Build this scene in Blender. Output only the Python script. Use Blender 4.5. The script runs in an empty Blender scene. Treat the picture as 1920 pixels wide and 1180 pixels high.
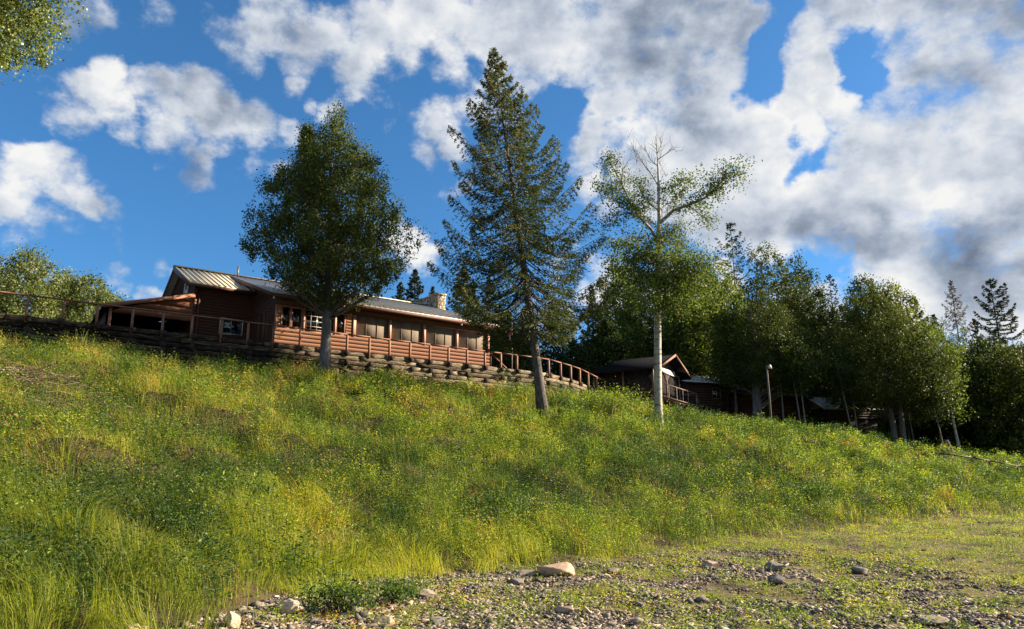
import bpy, math, random
import numpy as np
from mathutils import Vector, Matrix
R = math.radians
sc = bpy.context.scene
COL = sc.collection

# ------------------------------------------------------------------ camera, sun, sky
F = 1397.0                      # focal length in photo pixels (1920 wide)
PITCH = R(13.1)
CAMZ = 1.6
cam_d = bpy.data.cameras.new("camera"); cam = bpy.data.objects.new("camera", cam_d); COL.objects.link(cam)
cam_d.sensor_width = 36; cam_d.lens = 36 * F / 1920; cam_d.clip_start = 0.1; cam_d.clip_end = 6000
cam.location = (0, 0, CAMZ); cam.rotation_euler = (R(90) + PITCH, 0, 0)
sc.camera = cam
sc.view_settings.view_transform = 'Standard'; sc.view_settings.look = 'None'
sc.view_settings.exposure = 1.85; sc.view_settings.gamma = 1
SUN_AZ = R(102)                  # measured from straight behind the camera towards the right
SUN_EL = R(24)
sun_dir = Vector((math.sin(SUN_AZ) * math.cos(SUN_EL), -math.cos(SUN_AZ) * math.cos(SUN_EL), math.sin(SUN_EL)))
sl = bpy.data.lights.new("sun", 'SUN'); sl.energy = 5.0; sl.angle = R(0.5); sl.color = (1.0, 0.83, 0.62)
so = bpy.data.objects.new("sun", sl); COL.objects.link(so)
so.rotation_euler = sun_dir.to_track_quat('Z', 'Y').to_euler(); so.location = (40, -10, 30)
cP, sP = math.cos(PITCH), math.sin(PITCH)

def pix_dir(px, py):
    u = (px - 960) / F; v = (590 - py) / F
    return Vector((u, cP - v * sP, sP + v * cP))
def W(px, py, D):
    d = pix_dir(px, py) * D
    return Vector((d.x, d.y, d.z + CAMZ))

world = bpy.data.worlds.new("World"); sc.world = world; world.use_nodes = True
def build_sky():
    nt = world.node_tree; N = nt.nodes; L = nt.links; N.clear()
    out = N.new('ShaderNodeOutputWorld'); bg = N.new('ShaderNodeBackground'); bg.inputs[1].default_value = 0.1
    L.new(bg.outputs[0], out.inputs[0])
    sky = N.new('ShaderNodeTexSky'); sky.sky_type = 'NISHITA'; sky.sun_disc = False
    sky.sun_elevation = SUN_EL
    sky.sun_rotation = math.pi - SUN_AZ
    sky.air_density = 1.0; sky.dust_density = 0.3; sky.ozone_density = 3.0
    hs = N.new('ShaderNodeHueSaturation'); hs.inputs['Saturation'].default_value = 1.25; hs.inputs['Value'].default_value = SKYV
    L.new(sky.outputs[0], hs.inputs['Color'])
    tc = N.new('ShaderNodeTexCoord')
    def vm(op, a, b=None, scale=None):
        n = N.new('ShaderNodeVectorMath'); n.operation = op
        for i, x in enumerate((a, b)):
            if x is None: continue
            if isinstance(x, (tuple, Vector)): n.inputs[i].default_value = tuple(x)
            else: L.new(x, n.inputs[i])
        if scale is not None: n.inputs['Scale'].default_value = scale
        return n
    def m(op, a, b=None, c=None, clamp=False):
        n = N.new('ShaderNodeMath'); n.operation = op; n.use_clamp = clamp
        for i, x in enumerate((a, b, c)):
            if x is None: continue
            if isinstance(x, (int, float)): n.inputs[i].default_value = x
            else: L.new(x, n.inputs[i])
        return n.outputs[0]
    def noise(vec, scale, detail, rough=0.55, w=None, lac=2.0):
        n = N.new('ShaderNodeTexNoise'); n.inputs['Scale'].default_value = scale
        n.inputs['Detail'].default_value = detail; n.inputs['Roughness'].default_value = rough
        n.inputs['Lacunarity'].default_value = lac
        L.new(vec, n.inputs['Vector']); return n
    d = vm('NORMALIZE', tc.outputs['Generated']).outputs[0]
    # clouds are stretched towards the horizon
    st = vm('MULTIPLY', d, (1, 1, 1.3)).outputs[0]
    w1 = noise(st, 9.0, 5, 0.6)
    wv = vm('SCALE', vm('SUBTRACT', w1.outputs['Color'], (0.5, 0.5, 0.5)).outputs[0], None, 0.07).outputs[0]
    dw = vm('ADD', d, wv).outputs[0]
    def mr(val, a, b, c, e):
        n = N.new('ShaderNodeMapRange'); n.interpolation_type = 'SMOOTHSTEP'
        L.new(val, n.inputs[0]); n.inputs[1].default_value = a; n.inputs[2].default_value = b
        n.inputs[3].default_value = c; n.inputs[4].default_value = e
        return n.outputs[0]
    def blobsum(blobs, mode='add'):
        tot = None
        for (px, py, r, w) in blobs:
            c = pix_dir(px, py).normalized()
            dd = N.new('ShaderNodeVectorMath'); dd.operation = 'DISTANCE'
            L.new(dw, dd.inputs[0]); dd.inputs[1].default_value = tuple(c)
            k = mr(dd.outputs['Value'], 0.3 * r / F, 1.42 * r / F, w * ((1.20 if w < 0.57 else 1.06) if w > 0.3 and mode == 'max' else 1.0), 0.0)
            tot = k if tot is None else m('MAXIMUM' if mode == 'max' else 'ADD', tot, k)
        return tot
    B = m('ADD', blobsum([c for c in CLOUDS if c[3] > 0], 'max'), blobsum([(a_, b_, c_, -d_) for a_, b_, c_, d_ in CLOUDS if d_ < 0], 'add'), None) if False else m('SUBTRACT', m('MINIMUM', blobsum([c for c in CLOUDS if c[3] > 0], 'max'), 0.84), blobsum([(a_, b_, c_, -d_*0.78) for a_, b_, c_, d_ in CLOUDS if d_ < 0])); DK = m('MULTIPLY', blobsum(DARKS), 0.60); BR = blobsum(BRIGHTS)
    # clouds everywhere outside the photographed part of the sky
    n0 = noise(st, 4.2, 9, 0.58).outputs[0]
    n1 = noise(st, 11.0, 7, 0.62).outputs[0]
    dot = vm('DOT_PRODUCT', d, tuple(pix_dir(960, 400).normalized())).outputs['Value']
    away = mr(dot, 0.35, 0.72, 0.42, 0.0)
    dens = m('ADD', m('ADD', B, away), m('ADD', m('MULTIPLY', m('SUBTRACT', n0, 0.5), 1.05), m('MULTIPLY', m('SUBTRACT', n1, 0.5), 1.95)))
    alpha = mr(dens, 0.20, 0.78, 0.0, 1.0)
    # pseudo lighting: compare with the density a little towards the sun
    so_ = tuple(Vector((0.030, -0.004, 0.022)))
    st2 = vm('ADD', st, so_).outputs[0]
    n2 = noise(st2, 4.2, 4, 0.5).outputs[0]; n0s = noise(st, 4.2, 4, 0.5).outputs[0]
    st3 = vm('ADD', st, tuple(Vector(so_) * 0.45)).outputs[0]
    n3 = noise(st3, 11.0, 7, 0.62).outputs[0]
    lit = m('ADD', m('ADD', m('MULTIPLY', m('SUBTRACT', n0s, n2), 5.0), m('MULTIPLY', m('SUBTRACT', n1, n3), 2.2)), m('MULTIPLY', m('SUBTRACT', noise(st, 2.2, 5, 0.6).outputs[0], 0.5), 1.7))
    vo = N.new('ShaderNodeTexVoronoi'); vo.feature = 'SMOOTH_F1'; vo.inputs['Scale'].default_value = 13.0; vo.inputs['Smoothness'].default_value = 0.6
    if 'Detail' in vo.inputs: vo.inputs['Detail'].default_value = 1.0; vo.inputs['Roughness'].default_value = 0.55
    L.new(vm('ADD', st, vm('SCALE', vm('SUBTRACT', w1.outputs['Color'], (0.5,0.5,0.5)).outputs[0], None, 0.20).outputs[0]).outputs[0], vo.inputs['Vector'])
    lit = m('ADD', lit, m('MULTIPLY', m('SUBTRACT', 0.42, vo.outputs['Distance']), 0.45))
    thick = mr(dens, 0.55, 1.25, 0.0, 0.38)
    k = m('ADD', m('SUBTRACT', m('SUBTRACT', 0.74, thick), DK), m('ADD', lit, BR))
    ramp = N.new('ShaderNodeValToRGB'); e = ramp.color_ramp.elements
    e[0].position = 0.0; e[0].color = (0.15, 0.19, 0.265, 1)
    e[1].position = 1.0; e[1].color = (0.93, 0.93, 0.92, 1)
    x = e.new(0.33); x.color = (0.33, 0.39, 0.49, 1)
    x = e.new(0.66); x.color = (0.64, 0.69, 0.77, 1)
    L.new(m('MULTIPLY_ADD', k, 0.56, 0.40, clamp=True), ramp.inputs[0])
    cs = vm('SCALE', ramp.outputs[0], None, 2.75).outputs[0]
    mix = N.new('ShaderNodeMix'); mix.data_type = 'RGBA'
    zc = N.new('ShaderNodeSeparateXYZ'); L.new(d, zc.inputs[0]); lowf = mr(zc.outputs[2], 0.0, 0.62, 1.0, 0.0)
    air = N.new('ShaderNodeMix'); air.data_type = 'RGBA'; air.blend_type = 'MULTIPLY'; L.new(lowf, air.inputs['Factor']); L.new(hs.outputs[0], air.inputs['A']); air.inputs['B'].default_value = (0.50, 0.76, 0.94, 1)
    L.new(alpha, mix.inputs['Factor']); L.new(air.outputs['Result'], mix.inputs['A']); L.new(cs, mix.inputs['B'])
    L.new(mix.outputs['Result'], bg.inputs[0])
SKYV = 0.50
CLOUDS = [  # px, py, radius px, weight : where each cloud mass hangs
 (212,128,42,.85),(170,170,45,.8),(130,215,52,.75),(215,190,60,.85),(290,165,48,.85),(300,225,60,.8),(370,190,60,.85),(410,225,60,.8),(470,235,52,.7),(530,243,34,.55),(225,250,34,.7),(90,205,30,.4),(350,265,40,.5),(395,285,36,.5),(310,300,30,.4),(365,335,42,.52),(380,315,36,.45),
 (80,310,48,.9),(45,345,50,.85),(110,345,52,.85),(10,370,50,.8),(165,385,42,.7),(205,395,30,.45),(60,395,45,.55),(40,430,50,.42),(120,430,45,.38),(190,450,40,.42),(200,510,38,.45),(160,540,40,.38),(230,540,30,.36),(100,520,45,.34),(280,553,34,.55),(300,488,24,.38),(325,495,20,.36),
 (140,50,48,.45),(170,20,52,.42),(120,90,25,.36),(185,85,24,.34),
 (300,25,60,.30),(400,30,55,.40),(450,75,60,.52),(520,40,70,.55),(560,95,60,.55),(620,60,70,.58),(660,120,50,.46),(700,50,80,.62),(760,90,60,.5),(560,155,32,.55),(585,185,24,.4),(625,205,34,.45),(650,170,26,.4),(790,40,90,.7),(860,60,80,.7),(840,110,50,.4),
 (820,235,42,.40),(800,290,30,.36),(850,290,38,.46),(870,330,32,.48),(840,350,28,.36),(770,470,42,.75),(800,488,28,.6),(740,450,24,.35),
 (930,60,90,.9),(920,130,48,.75),(1000,120,66,.95),(1030,90,50,.9),(950,190,50,.6),(1010,165,40,.7),(1100,160,32,.6),(900,200,36,.4),
 (1010,30,100,1.0),(1100,60,110,1.1),(1210,60,120,1.1),(1310,70,90,1.0),(1370,40,60,.8),(1180,170,90,1.0),(1280,180,90,1.05),(1360,130,45,.7),(1370,210,55,.7),(1130,260,52,.8),(1090,300,42,.7),(1200,290,90,1.0),(1320,280,100,1.05),(1110,350,42,.6),(1420,250,60,.8),(1400,360,110,1.05),(1240,370,70,.85),(1290,410,60,.75),
 (1140,400,40,.45),(1340,440,60,.7),(1450,440,70,.75),(1520,60,50,1.0),(1490,130,50,1.0),(1480,200,50,.8),(1550,190,40,.7),(1550,130,44,.9),(1590,30,60,.9),(1540,10,50,.9),(1600,220,60,.75),(1520,260,50,.62),(1590,300,60,.65),(1560,370,80,.85),(1500,400,70,.8),(1720,60,80,1.0),(1800,60,120,1.1),(1700,150,60,.9),(1780,180,120,1.1),(1690,240,90,.95),(1680,330,100,1.0),
 (1890,150,140,1.1),(1860,290,140,1.1),(1780,370,120,1.1),(1640,420,80,.9),(1700,470,90,.95),(1570,440,50,.7),(1880,430,140,1.1),(1790,510,90,1.0),(1910,560,110,.95),(1690,545,50,.75),(1640,520,40,.55),(1140,540,60,.85),(1120,500,30,.4),(1350,500,32,.75),(1365,545,42,.65),(1580,500,14,.4),(1040,620,70,.6),(1080,450,24,.35),(1240,600,120,.45),(1500,600,90,.5),(1720,600,90,.6),
 (1425,110,26,-.8),(1432,150,28,-.8),(1420,80,20,-.6),(1450,95,18,-.5),(1622,100,34,-.8),(1625,150,36,-.8),(1600,60,18,-.4),(1660,60,18,-.3),(1500,318,18,-.5),(1540,305,18,-.5),(1580,330,18,-.35),(1480,280,14,-.35),(1045,205,34,-.6),(1075,190,24,-.5),(1120,215,14,-.3),(1380,195,16,-.35),(1345,230,14,-.25),(1310,230,12,-.25),(1180,235,12,-.3),(1240,300,14,-.3),(1390,310,14,-.3),(1700,290,14,-.25),(1130,330,14,-.35),(1640,200,14,-.3),(890,120,22,-.35),(740,130,26,-.3),
]
DARKS = [(320,160,48,.75),(390,190,52,.65),(450,215,45,.5),(480,238,50,.4),(420,250,40,.3),(250,350,30,.2),(370,330,45,.4),(200,395,40,.3),(260,150,20,.3),(1560,290,60,.2),(1150,60,170,.30),(1280,90,120,.28),(1000,20,120,.15),(1180,130,90,.2),(1900,60,110,.35),(1700,190,70,.35),(1830,240,90,.25),(1640,250,60,.25),
 (1900,420,110,.2),(1770,440,70,.6),(1640,455,55,.6),(1850,500,100,.75),(1700,500,60,.6),(1750,160,70,.45),(1640,260,50,.4),(1480,420,50,.3),(1300,265,60,.45),(1360,280,50,.4),(1420,410,80,.22),(150,50,90,.35),(1560,440,70,.25)]
BRIGHTS = [(205,130,48,.45),(180,215,60,.35),(250,240,45,.4),(80,320,70,.5),(1010,120,60,.25),(1540,90,70,.3),(1470,250,80,.15),(1350,330,90,.2),(1720,60,70,.2),(1830,120,60,.25),(1470,300,60,.2),(1550,330,70,.2),(1690,550,50,.4),(1140,530,50,.4),(780,475,40,.3),(1720,395,50,.35),(1800,370,45,.35),(1600,425,30,.4),(1480,470,40,.35),(1880,210,50,.3),(1290,350,50,.3),(1190,250,50,.3),(1480,370,50,.3),(1600,200,40,.35),(1090,110,30,.2),(1160,350,50,.3),(1350,500,40,.3)]
build_sky()

# ------------------------------------------------------------------ helpers
def tag(o, label=None, cat=None, group=None, kind=None):
    if label: o['label'] = label
    if cat: o['category'] = cat
    if group: o['group'] = group
    if kind: o['kind'] = kind
    return o
def empty(name, loc, rz=0.0):
    o = bpy.data.objects.new(name, None); o.location = loc; o.rotation_euler = (0, 0, rz)
    o.empty_display_size = 0.2; COL.objects.link(o); return o

class MB:
    def __init__(s): s.v = []; s.q = []; s.t = []; s.tint = []; s.n = 0; s.has = False
    def add(s, V, Q=None, T=None, tint=None):
        V = np.asarray(V, dtype=np.float32).reshape(-1, 3)
        if Q is not None and len(Q): s.q.append(np.asarray(Q, dtype=np.int32).reshape(-1, 4) + s.n)
        if T is not None and len(T): s.t.append(np.asarray(T, dtype=np.int32).reshape(-1, 3) + s.n)
        if tint is None: tint = np.full(len(V), 0.5, np.float32)
        else:
            s.has = True
            tint = np.broadcast_to(np.asarray(tint, dtype=np.float32), (len(V),))
        s.tint.append(tint); s.v.append(V); s.n += len(V); return s
    def box(s, x0, x1, y0, y1, z0, z1, M=None, tint=None):
        V = np.array([(x, y, z) for z in (z0, z1) for y in (y0, y1) for x in (x0, x1)], dtype=np.float32)
        if M is not None: V = np.array([tuple(M @ Vector(map(float, p))) for p in V])
        return s.add(V, [(0,2,3,1),(4,5,7,6),(0,1,5,4),(2,6,7,3),(0,4,6,2),(1,3,7,5)], tint=tint)
    def bar(s, a, b, w, h=None, up=(0,0,1), tint=None):
        h = h or w; a = Vector(a); b = Vector(b); d = (b - a).normalized()
        sd = d.cross(Vector(up));
        if sd.length < 1e-4: sd = d.cross(Vector((1,0,0)))
        sd.normalize(); u = sd.cross(d).normalized()
        V = []
        for p in (a, b):
            for i, j in ((-1,-1),(1,-1),(1,1),(-1,1)): V.append(tuple(p + sd*(i*w/2) + u*(j*h/2)))
        return s.add(V, [(0,3,2,1),(4,5,6,7),(0,1,5,4),(1,2,6,5),(2,3,7,6),(3,0,4,7)], tint=tint)
    def tube(s, pts, rad, k=6, tint=None, cap=True, rough=0.0, rs=None):
        pts = [Vector(p) for p in pts]; n = len(pts)
        if not hasattr(rad, '__len__'): rad = [rad]*n
        V = []; a0 = None
        for i, p in enumerate(pts):
            d = (pts[min(i+1,n-1)] - pts[max(i-1,0)]).normalized()
            if a0 is None:
                a0 = d.cross(Vector((0.3,0.9,0.1))).normalized()
            a0 = (a0 - d*a0.dot(d)).normalized(); b0 = d.cross(a0)
            for j in range(k):
                th = 2*math.pi*j/k; r = rad[i]
                if rough and rs is not None: r *= 1 + rs.uniform(-rough, rough)
                V.append(tuple(p + a0*(math.cos(th)*r) + b0*(math.sin(th)*r)))
        Q = []
        for i in range(n-1):
            for j in range(k):
                a = i*k+j; b = i*k+(j+1)%k; Q.append((a, b, b+k, a+k))
        T = []
        if cap:
            V.append(tuple(pts[0])); V.append(tuple(pts[-1])); c0 = len(V)-2; c1 = len(V)-1
            for j in range(k):
                T.append((c0, (j+1)%k, j)); T.append((c1, (n-1)*k+j, (n-1)*k+(j+1)%k))
        return s.add(V, Q, T, tint)
    def build(s, name, mat=None, parent=None, loc=None, smooth=False):
        V = np.concatenate(s.v); me = bpy.data.meshes.new(name)
        q = np.concatenate(s.q) if s.q else np.zeros((0,4), np.int32)
        t = np.concatenate(s.t) if s.t else np.zeros((0,3), np.int32)
        me.vertices.add(len(V)); me.vertices.foreach_set('co', V.ravel())
        me.loops.add(q.size + t.size); me.loops.foreach_set('vertex_index', np.concatenate([q.ravel(), t.ravel()]))
        me.polygons.add(len(q)+len(t))
        ls = np.concatenate([np.arange(len(q), dtype=np.int32)*4, q.size + np.arange(len(t), dtype=np.int32)*3])
        me.polygons.foreach_set('loop_start', ls)
        if smooth: me.polygons.foreach_set('use_smooth', np.ones(len(q)+len(t), dtype=bool))
        me.update(calc_edges=True)
        if s.has:
            at = me.attributes.new('tint', 'FLOAT', 'POINT'); at.data.foreach_set('value', np.concatenate(s.tint))
        if mat: me.materials.append(mat)
        o = bpy.data.objects.new(name, me); COL.objects.link(o)
        if parent: o.parent = parent
        if loc is not None: o.location = loc
        return o

# numpy value noise
_rs = np.random.RandomState(7); _tab = _rs.rand(256, 256)
def vnoise(x, y):
    xi = np.floor(x).astype(int); yi = np.floor(y).astype(int); fx = x-xi; fy = y-yi
    fx = fx*fx*(3-2*fx); fy = fy*fy*(3-2*fy)
    a = _tab[xi & 255, yi & 255]; b = _tab[(xi+1) & 255, yi & 255]; c = _tab[xi & 255, (yi+1) & 255]; d = _tab[(xi+1) & 255, (yi+1) & 255]
    return (a*(1-fx)+b*fx)*(1-fy) + (c*(1-fx)+d*fx)*fy
def fbm(x, y, o=4):
    t = 0; a = 0.5; s = 0
    for i in range(o):
        t = t + a*vnoise(x*2**i + 17.3*i, y*2**i + 9.1*i); s += a; a *= 0.5
    return t/s

# ------------------------------------------------------------------ materials
def newmat(name):
    m = bpy.data.materials.new(name); m.use_nodes = True; nt = m.node_tree; nt.nodes.clear()
    out = nt.nodes.new('ShaderNodeOutputMaterial'); return m, nt, out
def ramp(nt, stops, src):
    r = nt.nodes.new('ShaderNodeValToRGB'); e = r.color_ramp.elements
    while len(e) < len(stops): e.new(0.5)
    for i, (p, c) in enumerate(stops): e[i].position = p; e[i].color = (*c, 1)
    nt.links.new(src, r.inputs[0]); return r.outputs[0]
def nz(nt, scale, detail=4, rough=0.6, stretch=None, coord='Object'):
    tc = nt.nodes.new('ShaderNodeTexCoord'); v = tc.outputs[coord]
    if stretch:
        mp = nt.nodes.new('ShaderNodeMapping'); mp.inputs['Scale'].default_value = stretch
        nt.links.new(v, mp.inputs[0]); v = mp.outputs[0]
    n = nt.nodes.new('ShaderNodeTexNoise'); n.inputs['Scale'].default_value = scale
    n.inputs['Detail'].default_value = detail; n.inputs['Roughness'].default_value = rough
    nt.links.new(v, n.inputs['Vector']); return n.outputs[0]
def mat_noise(name, stops, scale=5, detail=5, stretch=None, rough=0.8, bump=0.3, bscale=None, spec=0.3, metallic=0.0, coord='Object', bdist=0.02):
    m, nt, out = newmat(name); b = nt.nodes.new('ShaderNodeBsdfPrincipled')
    n = nz(nt, scale, detail, 0.65, stretch, coord)
    nt.links.new(ramp(nt, stops, n), b.inputs['Base Color'])
    b.inputs['Roughness'].default_value = rough; b.inputs['Specular IOR Level'].default_value = spec; b.inputs['Metallic'].default_value = metallic
    if bump:
        bp = nt.nodes.new('ShaderNodeBump'); bp.inputs['Strength'].default_value = bump; bp.inputs['Distance'].default_value = bdist
        nt.links.new(nz(nt, bscale or scale*2, 6, 0.7, stretch, coord), bp.inputs['Height']); nt.links.new(bp.outputs[0], b.inputs['Normal'])
    nt.links.new(b.outputs[0], out.inputs[0]); return m
def mat_leaf(name, stops, trans=0.35, rough=0.55, spec=0.25, tcol=1.3):
    m, nt, out = newmat(name); a = nt.nodes.new('ShaderNodeAttribute'); a.attribute_name = 'tint'
    c = ramp(nt, stops, a.outputs['Fac'])
    b = nt.nodes.new('ShaderNodeBsdfPrincipled'); b.inputs['Roughness'].default_value = rough; b.inputs['Specular IOR Level'].default_value = spec
    nt.links.new(c, b.inputs['Base Color'])
    t = nt.nodes.new('ShaderNodeBsdfTranslucent')
    mx = nt.nodes.new('ShaderNodeMix'); mx.data_type = 'RGBA'; mx.blend_type = 'MULTIPLY'; mx.inputs['Factor'].default_value = 1
    nt.links.new(c, mx.inputs['A']); mx.inputs['B'].default_value = (tcol, tcol*1.05, tcol*0.5, 1); nt.links.new(mx.outputs['Result'], t.inputs[0])
    ms = nt.nodes.new('ShaderNodeMixShader'); ms.inputs[0].default_value = trans
    nt.links.new(b.outputs[0], ms.inputs[1]); nt.links.new(t.outputs[0], ms.inputs[2]); nt.links.new(ms.outputs[0], out.inputs[0]); return m
def mat_tint(name, stops, rough=0.8, spec=0.3, nscale=20, namp=0.3, bump=0.4):
    m, nt, out = newmat(name); a = nt.nodes.new('ShaderNodeAttribute'); a.attribute_name = 'tint'
    n = nz(nt, nscale, 5, 0.7)
    ma = nt.nodes.new('ShaderNodeMath'); ma.operation = 'MULTIPLY_ADD'; nt.links.new(n, ma.inputs[0]); ma.inputs[1].default_value = namp; 
    sb = nt.nodes.new('ShaderNodeMath'); sb.operation = 'SUBTRACT'; nt.links.new(a.outputs['Fac'], sb.inputs[0]); sb.inputs[1].default_value = namp/2
    nt.links.new(sb.outputs[0], ma.inputs[2])
    b = nt.nodes.new('ShaderNodeBsdfPrincipled'); b.inputs['Roughness'].default_value = rough; b.inputs['Specular IOR Level'].default_value = spec
    nt.links.new(ramp(nt, stops, ma.outputs[0]), b.inputs['Base Color'])
    if bump:
        bp = nt.nodes.new('ShaderNodeBump'); bp.inputs['Strength'].default_value = bump; bp.inputs['Distance'].default_value = 0.02
        nt.links.new(n, bp.inputs['Height']); nt.links.new(bp.outputs[0], b.inputs['Normal'])
    nt.links.new(b.outputs[0], out.inputs[0]); return m

M = {}
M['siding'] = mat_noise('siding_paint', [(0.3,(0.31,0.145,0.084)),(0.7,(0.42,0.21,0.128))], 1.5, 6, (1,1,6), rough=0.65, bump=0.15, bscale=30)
M['siding_dark'] = mat_noise('siding_dark', [(0.3,(0.055,0.024,0.017)),(0.7,(0.09,0.038,0.026))], 2, 6, (1,1,6), rough=0.7, bump=0.15, bscale=30)  # darker copy of the siding, shade put into the colour of unlit walls
M['trim'] = mat_noise('trim_paint', [(0.3,(0.33,0.17,0.12)),(0.7,(0.43,0.235,0.17))], 4, 5, rough=0.6, bump=0.1)
M['fascia'] = mat_noise('fascia_paint', [(0.3,(0.075,0.030,0.021)),(0.7,(0.11,0.045,0.031))], 4, 5, rough=0.6, bump=0.1)
M['lintrim'] = mat_noise('lean_to_paint', [(0.3,(0.22,0.092,0.052)),(0.7,(0.28,0.12,0.07))], 4, 5, rough=0.6, bump=0.1)
M['roof'] = mat_noise('roof_metal', [(0.25,(0.36,0.355,0.33)),(0.75,(0.47,0.46,0.42))], 0.8, 7, (1,0.3,1), rough=0.5, bump=0.05, spec=0.4, metallic=0.15)
M['roof_tan'] = mat_noise('roof_tan_metal', [(0.25,(0.44,0.39,0.28)),(0.75,(0.52,0.46,0.34))], 0.8, 6, rough=0.5, bump=0.03, spec=0.35)
M['shingle'] = mat_noise('dark_shingle', [(0.3,(0.007,0.007,0.009)),(0.7,(0.017,0.017,0.020))], 8, 6, rough=1.0, bump=0.5, spec=0.0)
M['roof_grey'] = mat_noise('grey_metal_roof', [(0.3,(0.24,0.27,0.27)),(0.7,(0.34,0.37,0.37))], 1.5, 6, rough=0.5, bump=0.05)
def timber_mat():
    m, nt, out = newmat('old_timber'); b = nt.nodes.new('ShaderNodeBsdfPrincipled'); a = nt.nodes.new('ShaderNodeAttribute'); a.attribute_name = 'tint'
    n = nz(nt, 2.6, 9, 0.72, (1,1,7)); ad = nt.nodes.new('ShaderNodeMath'); ad.operation = 'ADD'; nt.links.new(n, ad.inputs[0]); nt.links.new(a.outputs['Fac'], ad.inputs[1])
    nt.links.new(ramp(nt, [(0.36,(0.012,0.010,0.008)),(0.50,(0.055,0.042,0.030)),(0.64,(0.17,0.135,0.095)),(0.80,(0.33,0.27,0.19)),(0.95,(0.45,0.39,0.30))], ad.outputs[0]), b.inputs['Base Color'])
    b.inputs['Roughness'].default_value = 0.95; b.inputs['Specular IOR Level'].default_value = 0.1
    bp = nt.nodes.new('ShaderNodeBump'); bp.inputs['Strength'].default_value = 1.0; bp.inputs['Distance'].default_value = 0.06
    nt.links.new(nz(nt, 5, 8, 0.75, (1,1,6)), bp.inputs['Height']); nt.links.new(bp.outputs[0], b.inputs['Normal']); nt.links.new(b.outputs[0], out.inputs[0]); return m
M['timber'] = timber_mat()
M['logend'] = mat_noise('log_end', [(0.3,(0.012,0.009,0.007)),(0.7,(0.045,0.032,0.024))], 12, 5, rough=0.95, bump=0.6)
M['post'] = mat_noise('rail_wood', [(0.3,(0.13,0.062,0.040)),(0.7,(0.27,0.14,0.095))], 5, 6, (1,1,0.4), rough=0.8, bump=0.2)
M['weathered'] = mat_noise('weathered_wood', [(0.3,(0.10,0.065,0.05)),(0.7,(0.24,0.17,0.13))], 5, 6, rough=0.85, bump=0.3)
M['brown'] = mat_noise('brown_board', [(0.3,(0.022,0.012,0.009)),(0.7,(0.050,0.026,0.018))], 4, 6, rough=0.85, bump=0.3)  # board colour darkened to carry the tree shade on the cabins
M['log'] = mat_noise('log_wall', [(0.3,(0.035,0.018,0.012)),(0.7,(0.11,0.058,0.038))], 4, 6, (0.5,1,3), rough=0.8, bump=0.3)  # log colour darkened too, standing in for shade under the trees
M['white'] = mat_noise('white_paint', [(0.3,(0.62,0.60,0.56)),(0.7,(0.78,0.76,0.72))], 6, 4, rough=0.5, bump=0.05)
M['dark'] = mat_noise('dark_interior', [(0.3,(0.02,0.015,0.012)),(0.7,(0.035,0.026,0.02))], 3, 4, rough=0.9, bump=0)
M['inner'] = mat_noise('inner_board', [(0.3,(0.13,0.085,0.06)),(0.7,(0.20,0.14,0.10))], 3, 4, (1,1,5), rough=0.9, bump=0.1)
M['metal'] = mat_noise('dull_metal', [(0.3,(0.10,0.095,0.09)),(0.7,(0.17,0.16,0.15))], 6, 4, rough=0.5, bump=0.05, metallic=0.5)
M['rust'] = mat_noise('rusty_pipe', [(0.3,(0.05,0.025,0.015)),(0.7,(0.11,0.05,0.03))], 6, 4, rough=0.7, bump=0.1)
M['curtain'] = mat_noise('curtain_cloth', [(0.35,(0.30,0.36,0.30)),(0.65,(0.46,0.50,0.44))], 3, 4, (9,1,0.4), rough=0.9, bump=0.5, bscale=6)
M['bark_cedar'] = mat_noise('cedar_bark', [(0.3,(0.055,0.050,0.048)),(0.5,(0.115,0.105,0.10)),(0.72,(0.21,0.19,0.175))], 7, 8, (1,1,0.14), rough=0.95, bump=1.0, bscale=10, spec=0.1, bdist=0.04)
M['bark_spruce'] = mat_noise('spruce_bark', [(0.3,(0.04,0.035,0.03)),(0.5,(0.095,0.083,0.075)),(0.72,(0.19,0.17,0.15))], 11, 8, (1,1,0.35), rough=0.95, bump=1.0, bscale=14, spec=0.1, bdist=0.04)
M['bark_dark'] = mat_noise('dark_bark', [(0.3,(0.04,0.033,0.028)),(0.7,(0.12,0.10,0.085))], 8, 6, (1,1,0.25), rough=0.95, bump=0.7, spec=0.1)
M['bark_grey'] = mat_noise('grey_bark', [(0.3,(0.07,0.063,0.055)),(0.7,(0.18,0.165,0.145))], 8, 6, (1,1,0.3), rough=0.9, bump=0.5, spec=0.1)
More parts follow.
